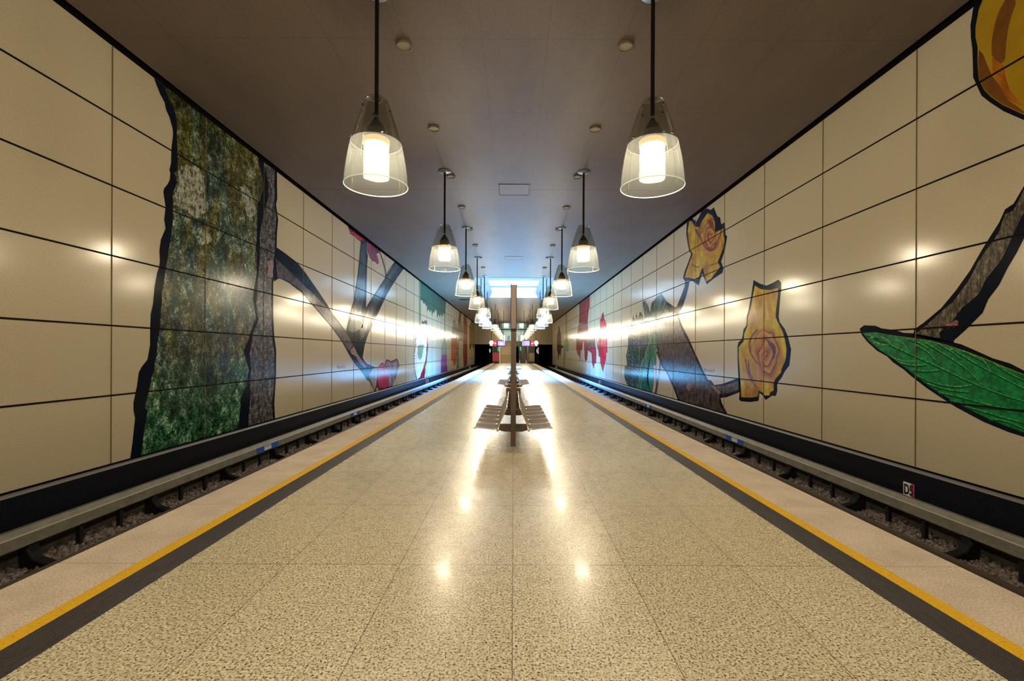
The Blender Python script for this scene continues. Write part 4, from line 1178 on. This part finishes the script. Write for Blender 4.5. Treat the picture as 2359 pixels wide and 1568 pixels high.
def rose_mat(name, s_, crop, heart, ex):
    """print of a rose: petals winding around a heart, yellow outwards"""
    m = mat(name, (0.5, 0.3, 0.02), 0.17, spec=0.1)
    n = N(m)
    q = [at(*px((crop, [p]))[0], s_) for p in (heart,) + ex]        # heart, left, right, top, bottom
    ry, rz = abs(q[1][0] - q[2][0]) / 2, abs(q[3][1] - q[4][1]) / 2
    sp = n.new('ShaderNodeSeparateXYZ'); n.link(n.tc.outputs['Object'], sp.inputs[0])
    u = n.math('DIVIDE', n.math('SUBTRACT', sp.outputs[1], q[0][0]), ry)
    w_ = n.math('DIVIDE', n.math('SUBTRACT', sp.outputs[2], q[0][1]), rz)
    warp = n.noise(1.5, detail=1)
    r = n.math('SQRT', n.math('ADD', n.math('MULTIPLY', u, u), n.math('MULTIPLY', w_, w_)))
    rr_ = n.math('ADD', r, n.math('MULTIPLY', n.math('SUBTRACT', warp, 0.5), 0.9))
    ang = n.math('DIVIDE', n.math('ARCTAN2', w_, u), 2 * pi)
    ph = n.math('FRACT', n.math('ADD', n.math('ADD', n.math('MULTIPLY', n.math('POWER', n.math('ABSOLUTE', rr_), 0.7), 3.4), ang), 10))
    pet = n.ramp(ph, [(0.0, (0.085, 0.018, 0.008)), (0.10, (0.12, 0.03, 0.009)), (0.22, (0.32, 0.10, 0.014)), (0.5, (0.44, 0.19, 0.022)), (0.85, (0.56, 0.33, 0.055)), (0.97, (0.46, 0.20, 0.03)), (1.0, (0.085, 0.018, 0.008))])
    ros = n.ramp(rr_, [(0.0, (0.40, 0.12, 0.05)), (0.5, (0.46, 0.19, 0.04)), (0.9, (0.44, 0.22, 0.02))])
    pet = n.mix(0.2, pet, ros)
    yel = n.ramp(n.noise(1.9, n.coord((1, 1.1, 0.55)), 4, 0.5, 0.4), [(0.33, (0.30, 0.115, 0.007)), (0.44, (0.46, 0.25, 0.009)), (0.53, (0.54, 0.36, 0.014)), (0.66, (0.60, 0.47, 0.05))])
    c = n.mix(n.ramp(rr_, [(0.72, (0, 0, 0)), (1.15, (1, 1, 1))]), pet, yel)
    c = n.mix(1.0, c, n.ramp(n.noise(5, detail=6, rough=0.7), [(0.35, (0.72, 0.70, 0.68)), (0.6, (1, 1, 1))]), 'MULTIPLY')
    n.base(c)
rose_mat('print_rose_low', 1, 'ro', (410, 950), ((200, 930), (640, 930), (410, 560), (410, 1300)))
rose_mat('print_rose_high', 1, 'r5', (560, 600), ((280, 600), (800, 600), (560, 180), (560, 980)))
mural('lower_rose_print', 'yellow and orange rose cut-out with dark outline low on the right wall', 1, ([ro_o], 'print_navy'),
      [('yellow_petals', [ro_i], 'print_rose_low', 1,
        [('dark_fold', [smooth(px(('ro', [(420, 755), (445, 790), (520, 830), (530, 910), (515, 1000), (480, 1015), (495, 950), (475, 870), (430, 825)])), 2)], 'print_plum', 4),
         ('dark_fold', [smooth(px(('ro', [(185, 980), (172, 1150), (215, 1265), (245, 1285), (205, 1160)])), 2)], 'print_rust', 4),
         ('dark_fold', [ribbon(curve(px(('ro', [(300, 640), (235, 720), (200, 800), (205, 900), (250, 1000), (310, 1070), (380, 1120)]))), 5, 1.5)], 'print_rust', 4),
         ('dark_fold', [ribbon(curve(px(('ro', [(150, 1010), (165, 1130), (210, 1260), (320, 1390)]))), 3, 1.0)], 'print_rust', 4)])])
r5_o = px(('r5', [(100, 360), (90, 560), (120, 760), (150, 900), (185, 940), (130, 1100), (60, 1280), (28, 1410), (70, 1470), (190, 1450), (330, 1545), (360, 1420), (390, 1320), (410, 1350), (480, 1525), (620, 1410), (780, 1305), (800, 1220), (755, 1090), (830, 860), (870, 610), (840, 590), (825, 345), (755, 380), (735, 255), (685, 235), (615, 60), (560, 110), (470, 80), (380, 130), (285, 335), (210, 265), (150, 270)]))
r5_i = px(('r5', [(150, 310), (190, 320), (260, 430), (340, 440), (380, 330), (500, 170), (580, 210), (630, 300), (640, 420), (640, 540), (800, 460), (800, 600), (825, 680), (790, 850), (690, 1100), (740, 1190), (560, 1420), (470, 1470), (410, 1230), (390, 1215), (340, 1370), (270, 1440), (170, 1400), (60, 1400), (100, 1260), (215, 940), (165, 870), (130, 700), (120, 500)]))
mural('upper_rose_print', 'yellow and orange rose cut-out touching the ceiling line, right wall', 1, ([r5_o], 'print_black'),
      [('yellow_petals', [r5_i], 'print_rose_high', 1,
        [('dark_fold', [smooth(px(('r5', [(250, 430), (345, 540), (400, 700), (450, 820), (560, 860), (640, 800), (650, 600), (665, 820), (600, 900), (500, 890), (420, 800), (380, 690), (270, 550)])), 2)], 'print_rust', 3),
         ('dark_fold', [smooth(px(('r5', [(490, 290), (600, 300), (620, 460), (560, 475), (540, 395), (495, 340)])), 2)], 'print_rust', 3),
         ('dark_fold', [ribbon(curve(px(('r5', [(190, 1140), (270, 1190), (340, 1190)]))), 2.5)], 'print_rust', 3),
         ('dark_fold', [ribbon(curve(px(('r5', [(540, 1170), (620, 1140), (700, 1110)]))), 2)], 'print_rust', 3)])])
# --- right wall: trunk with leaves
trunk = px(('px', [(1579, 648), (1588.5, 649)]), ('r6', [(870, 0), (840, 120), (790, 260), (745, 340), (790, 470), (880, 640), (940, 780), (1010, 930), (1100, 1120), (1140, 1130), (1180, 1185), (1280, 1170), (1440, 1110), (1488, 1108), (1490, 1270), (1330, 1330), (1255, 1340), (1270, 1400), (1335, 1545), (1330, 1560), (1180, 1530), (738, 1395), (700, 1250), (650, 1140), (600, 1030), (545, 960), (500, 800), (470, 640), (500, 420), (580, 300), (600, 175), (700, 245), (725, 240), (780, 110), (820, 0)]))
trunk_i = px(('r6', [(740, 350), (780, 500), (860, 660), (920, 800), (990, 950), (1080, 1130), (1190, 1200), (1300, 1190), (1470, 1130), (1470, 1240), (1330, 1290), (1245, 1300), (1240, 1400), (1290, 1500), (1300, 1540), (1180, 1515), (770, 1395), (720, 1250), (665, 1130), (620, 1030), (560, 950), (515, 800), (490, 640), (520, 440), (600, 330), (680, 300)]))
mural('trunk_print', 'brown grey tree trunk leaning left with thin twigs, printed on the right wall', 1, ([trunk], 'print_navy'),
      [('bark', [jag(trunk_i, .7, 3, 3)], 'print_trunk', 1, [('scar', [smooth(px(('r6', [(840, 1200), (880, 1150), (915, 1180), (905, 1240), (860, 1260)])), 1), jag(px(('r6', [(1150, 1190), (1180, 1200), (1250, 1270), (1240, 1300), (1190, 1260)])), .6, 3, 2)], 'print_scar', 2)]),
       ('twig', [ribbon(px(('r6', [(485, 780), (530, 900), (518, 1010), (472, 1300)])), 3.0, 5.2)], 'print_plum', 1)])
leaves = px(('r6', [(185, 430), (205, 330), (225, 400), (240, 310), (265, 380), (285, 300), (340, 380), (318, 190), (345, 165), (385, 230), (402, 310), (425, 195), (490, 120), (545, 85), (600, 170), (640, 320), (560, 560), (500, 640), (485, 760), (478, 940), (440, 960), (455, 1100), (432, 1290), (250, 1250), (140, 1215), (95, 1080), (100, 960), (130, 940), (118, 830), (140, 720), (140, 620), (155, 560), (165, 490)]))
lob = px(('r6', [(415, 600), (330, 850), (300, 960), (255, 1240), (428, 1285), (452, 1000), (440, 945), (475, 925), (482, 740), (500, 640), (470, 560)]))
fans = []
for i in range(14):
    y = 560 + i * 46
    fans.append(ribbon(px(('r6', [(165 - i * 4 + (i % 2) * 10, y), (230, y + 60), (330 - i * 4, y + 150)])), 1.5, 0.7))
fan2 = []
for i in range(9):
    fan2.append(ribbon(px(('r6', [(410 - i * 13, 700 + i * 50), (415 - i * 6, 850 + i * 30), (300 + i * 15, 1245 + i * 3)])), .9, 1.7))
mural('leaf_cluster_print', 'dark teal feathery leaves hanging left of the leaning trunk, right wall', 1, ([jag(leaves, .5, 2, 3)], 'print_tealleaf'),
      [('green_lobe', [lob], 'print_greenleaf', 1, [('ribs', fan2, 'print_needles', 2)]),
       ('dark_ribs', fans, 'print_black', 1),
       ('midrib', [ribbon(px(('r6', [(420, 600), (300, 960), (258, 1230)])), .9)], 'print_sage', 3), ('midrib', [ribbon(px(('r6', [(590, 180), (545, 300)])), .8)], 'print_sage', 3)], 5)
# --- right wall, farther
mural('tall_red_flower_print', 'tall dark red flower hanging from the ceiling line, far right wall', 1,
      ([jag(px(('rf', [(555, 215), (738, 70), (735, 280), (720, 310), (700, 540), (715, 730), (700, 800), (705, 1000), (690, 1210), (680, 1190), (665, 1215), (650, 1150), (635, 880), (620, 870), (605, 1030), (590, 1000), (580, 1060), (572, 1220), (560, 1120), (530, 1100), (505, 1000), (505, 820), (550, 540), (560, 380)])), .3, 2, 2)], 'print_crimson'), [])
mural('middle_red_flower_print', 'smaller red flower with plum top between the two larger red ones, right wall', 1,
      ([px(('rf', [(705, 760), (790, 690), (830, 770), (830, 900), (850, 1050), (845, 1240), (820, 1250), (805, 1340), (775, 1250), (765, 1070), (735, 1040), (705, 1030)]))], 'print_crimson'),
      [('plum_top', [px(('rf', [(710, 770), (790, 700), (828, 770), (828, 930), (760, 1000), (710, 1000)]))], 'print_plum', 1),
       ('twig', [ribbon(px(('rf', [(850, 800), (862, 900), (885, 1010)])), 1.8)], 'print_plum', 1)])
mural('near_red_flower_print', 'bright red spiky flower nearest the camera of the three red ones, right wall', 1,
      ([jag(px(('rf', [(910, 480), (935, 480), (950, 370), (960, 400), (970, 345), (985, 480), (1000, 500), (1030, 620), (1040, 1060), (1020, 1060), (1010, 1200), (985, 1300), (962, 1400), (945, 1340), (915, 1220), (915, 1140), (890, 1120), (880, 1000), (878, 820), (895, 690), (925, 700), (915, 550)])), .3, 2, 4)], 'print_crimson'),
      [('bright_petal', [px(('rf', [(930, 520), (985, 500), (1020, 640), (1025, 1050), (1000, 1200), (965, 1300), (930, 1200), (920, 1000), (940, 720)]))], 'print_red', 1)])
mural('plum_flower_print', 'dark plum pointed flower nearest the end wall, right side', 1,
      ([px(('rf', [(205, 580), (225, 680), (245, 760), (245, 930), (275, 940), (285, 1000), (270, 970), (245, 1000), (235, 1130), (210, 1070), (195, 1250), (185, 1060), (170, 1000), (172, 800)]))], 'print_plum'), [])
mural('green_stalk_print', 'thin dark green stalk beside the plum flower on the far right wall', 1,
      ([px(('rf', [(315, 385), (345, 370), (350, 760), (380, 930), (365, 1060), (345, 1020), (320, 1110), (300, 1330), (280, 1330), (290, 950), (320, 800)]))], 'print_sage'), [])

# ------------------------------------------------------------------ lettering and number plates
def text_mesh(body, size, material, name, sx=0.6, spacing=1.0, align='LEFT'):
    cu = bpy.data.curves.new('t', 'FONT')
    cu.body = body
    cu.size = size
    cu.offset = size * 0.035
    cu.space_character = spacing
    cu.align_x = align
    to = bpy.data.objects.new('t', cu)
    COL.objects.link(to)
    dg = bpy.context.evaluated_depsgraph_get()
    me = bpy.data.meshes.new_from_object(to.evaluated_get(dg))
    bpy.data.objects.remove(to)
    for v_ in me.vertices:
        v_.co.x *= sx
    me.materials.clear()
    me.materials.append(MATS[material])
    o = bpy.data.objects.new(name, me)
    COL.objects.link(o)
    return o

def on_wall(o, s, y, z, x=W - 0.004):
    """stand a text upright on a side wall, readable from the hall"""
    o.location = (s * x, y, z)
    o.rotation_euler = (pi / 2, 0, pi / 2 if s < 0 else -pi / 2)

for s, y, z, lab in ((-1, 18.08, 1.115, 'station name lettering on the left wall beside the foot of the forked branch'),
                     (-1, 29.2, 1.115, 'station name lettering on the left wall before the thorny leaf'),
                     (-1, 38.8, 1.115, 'station name lettering on the left wall between thorny leaf and purple cone'),
                     (1, 16.65, 1.115, 'station name lettering on the right wall between trunk and lower rose'),
                     (1, 33.6, 1.115, 'station name lettering on the right wall beside the bright red flower')):
    o = text_mesh('Moosach', 0.17, 'lettering_dark', 'wall_lettering', 0.62, 2.35)
    tag(o, lab, 'lettering', 'station name letterings')
    on_wall(o, s, y, z, W - 0.004)

def plate(s, y, z, w_, h_, lines_, label, red=False):
    p = thing('number_plate', (s * 6.833, y, z), label, 'number plate')
    a = MB().box(-.008 if s > 0 else 0, 0 if s > 0 else .008, -w_ / 2, w_ / 2, 0, h_).build('plate', 'sticker_white', p)
    if red:
        MB().box(*sorted((-s * .008, -s * .010)), -w_ / 2, -w_ / 2 + .05, 0, h_).build('red_edge', 'ink_red', p)
    for i, tx in enumerate(lines_):
        hh = (h_ - .06) / len(lines_)
        t = text_mesh(tx, hh * 1.25, 'ink_black', 'numeral', 0.8 if len(tx) == 1 else .62, 1.0, 'CENTER')
        t.parent = p
        t.location = (-s * .0115, 0, h_ - .03 - (i + 1) * hh + .02)
        t.rotation_euler = (pi / 2, 0, pi / 2 if s < 0 else -pi / 2)
plate(1, 7.85, -0.71, 0.21, 0.25, ['D5'], 'small number plate with red edge on the black plinth, near right', True)
def facing_plate(s, y, z0, z1, lines_, label):
    """plate standing out from the plinth, facing the waiting driver"""
    p = thing('number_plate', (s * 6.74, y, -1.2), label, 'number plate')
    MB().box(-.09, .09, 0, .012, z0 + 1.2, z1 + 1.2).build('plate', 'sticker_white', p)
    MB().box(-.015, .015, .012, .035, 0.06, z1 + 1.1).build('post', 'bracket_black', p)
    MB().box(*sorted((s * .05, s * .10)), .014, .03, (z0 + z1) / 2 + 1.18, (z0 + z1) / 2 + 1.22).build('arm', 'bracket_black', p)
    hh = (z1 - z0 - .04) / len(lines_)
    for i, tx in enumerate(lines_):
        t = text_mesh(tx, min(hh * 1.2, .26), 'ink_black', 'numeral', 0.8, 1.0, 'CENTER')
        t.parent = p
        t.location = (0, -.004, z1 + 1.2 - .02 - (i + 1) * hh + .03)
        t.rotation_euler = (pi / 2, 0, 0)
facing_plate(1, 35.4, -0.65, -0.36, ['2'], 'white plate with a 2 on the right plinth below the red flowers')
facing_plate(-1, 35.5, -0.77, -0.32, ['4', '2'], 'tall white number plate on the left plinth below the thorny leaf')
facing_plate(-1, 70.6, -0.68, -0.34, ['8'], 'far white number plate on the left plinth near the end wall')
facing_plate(1, 72.0, -0.68, -0.34, ['8'], 'far white number plate on the right plinth near the end wall')
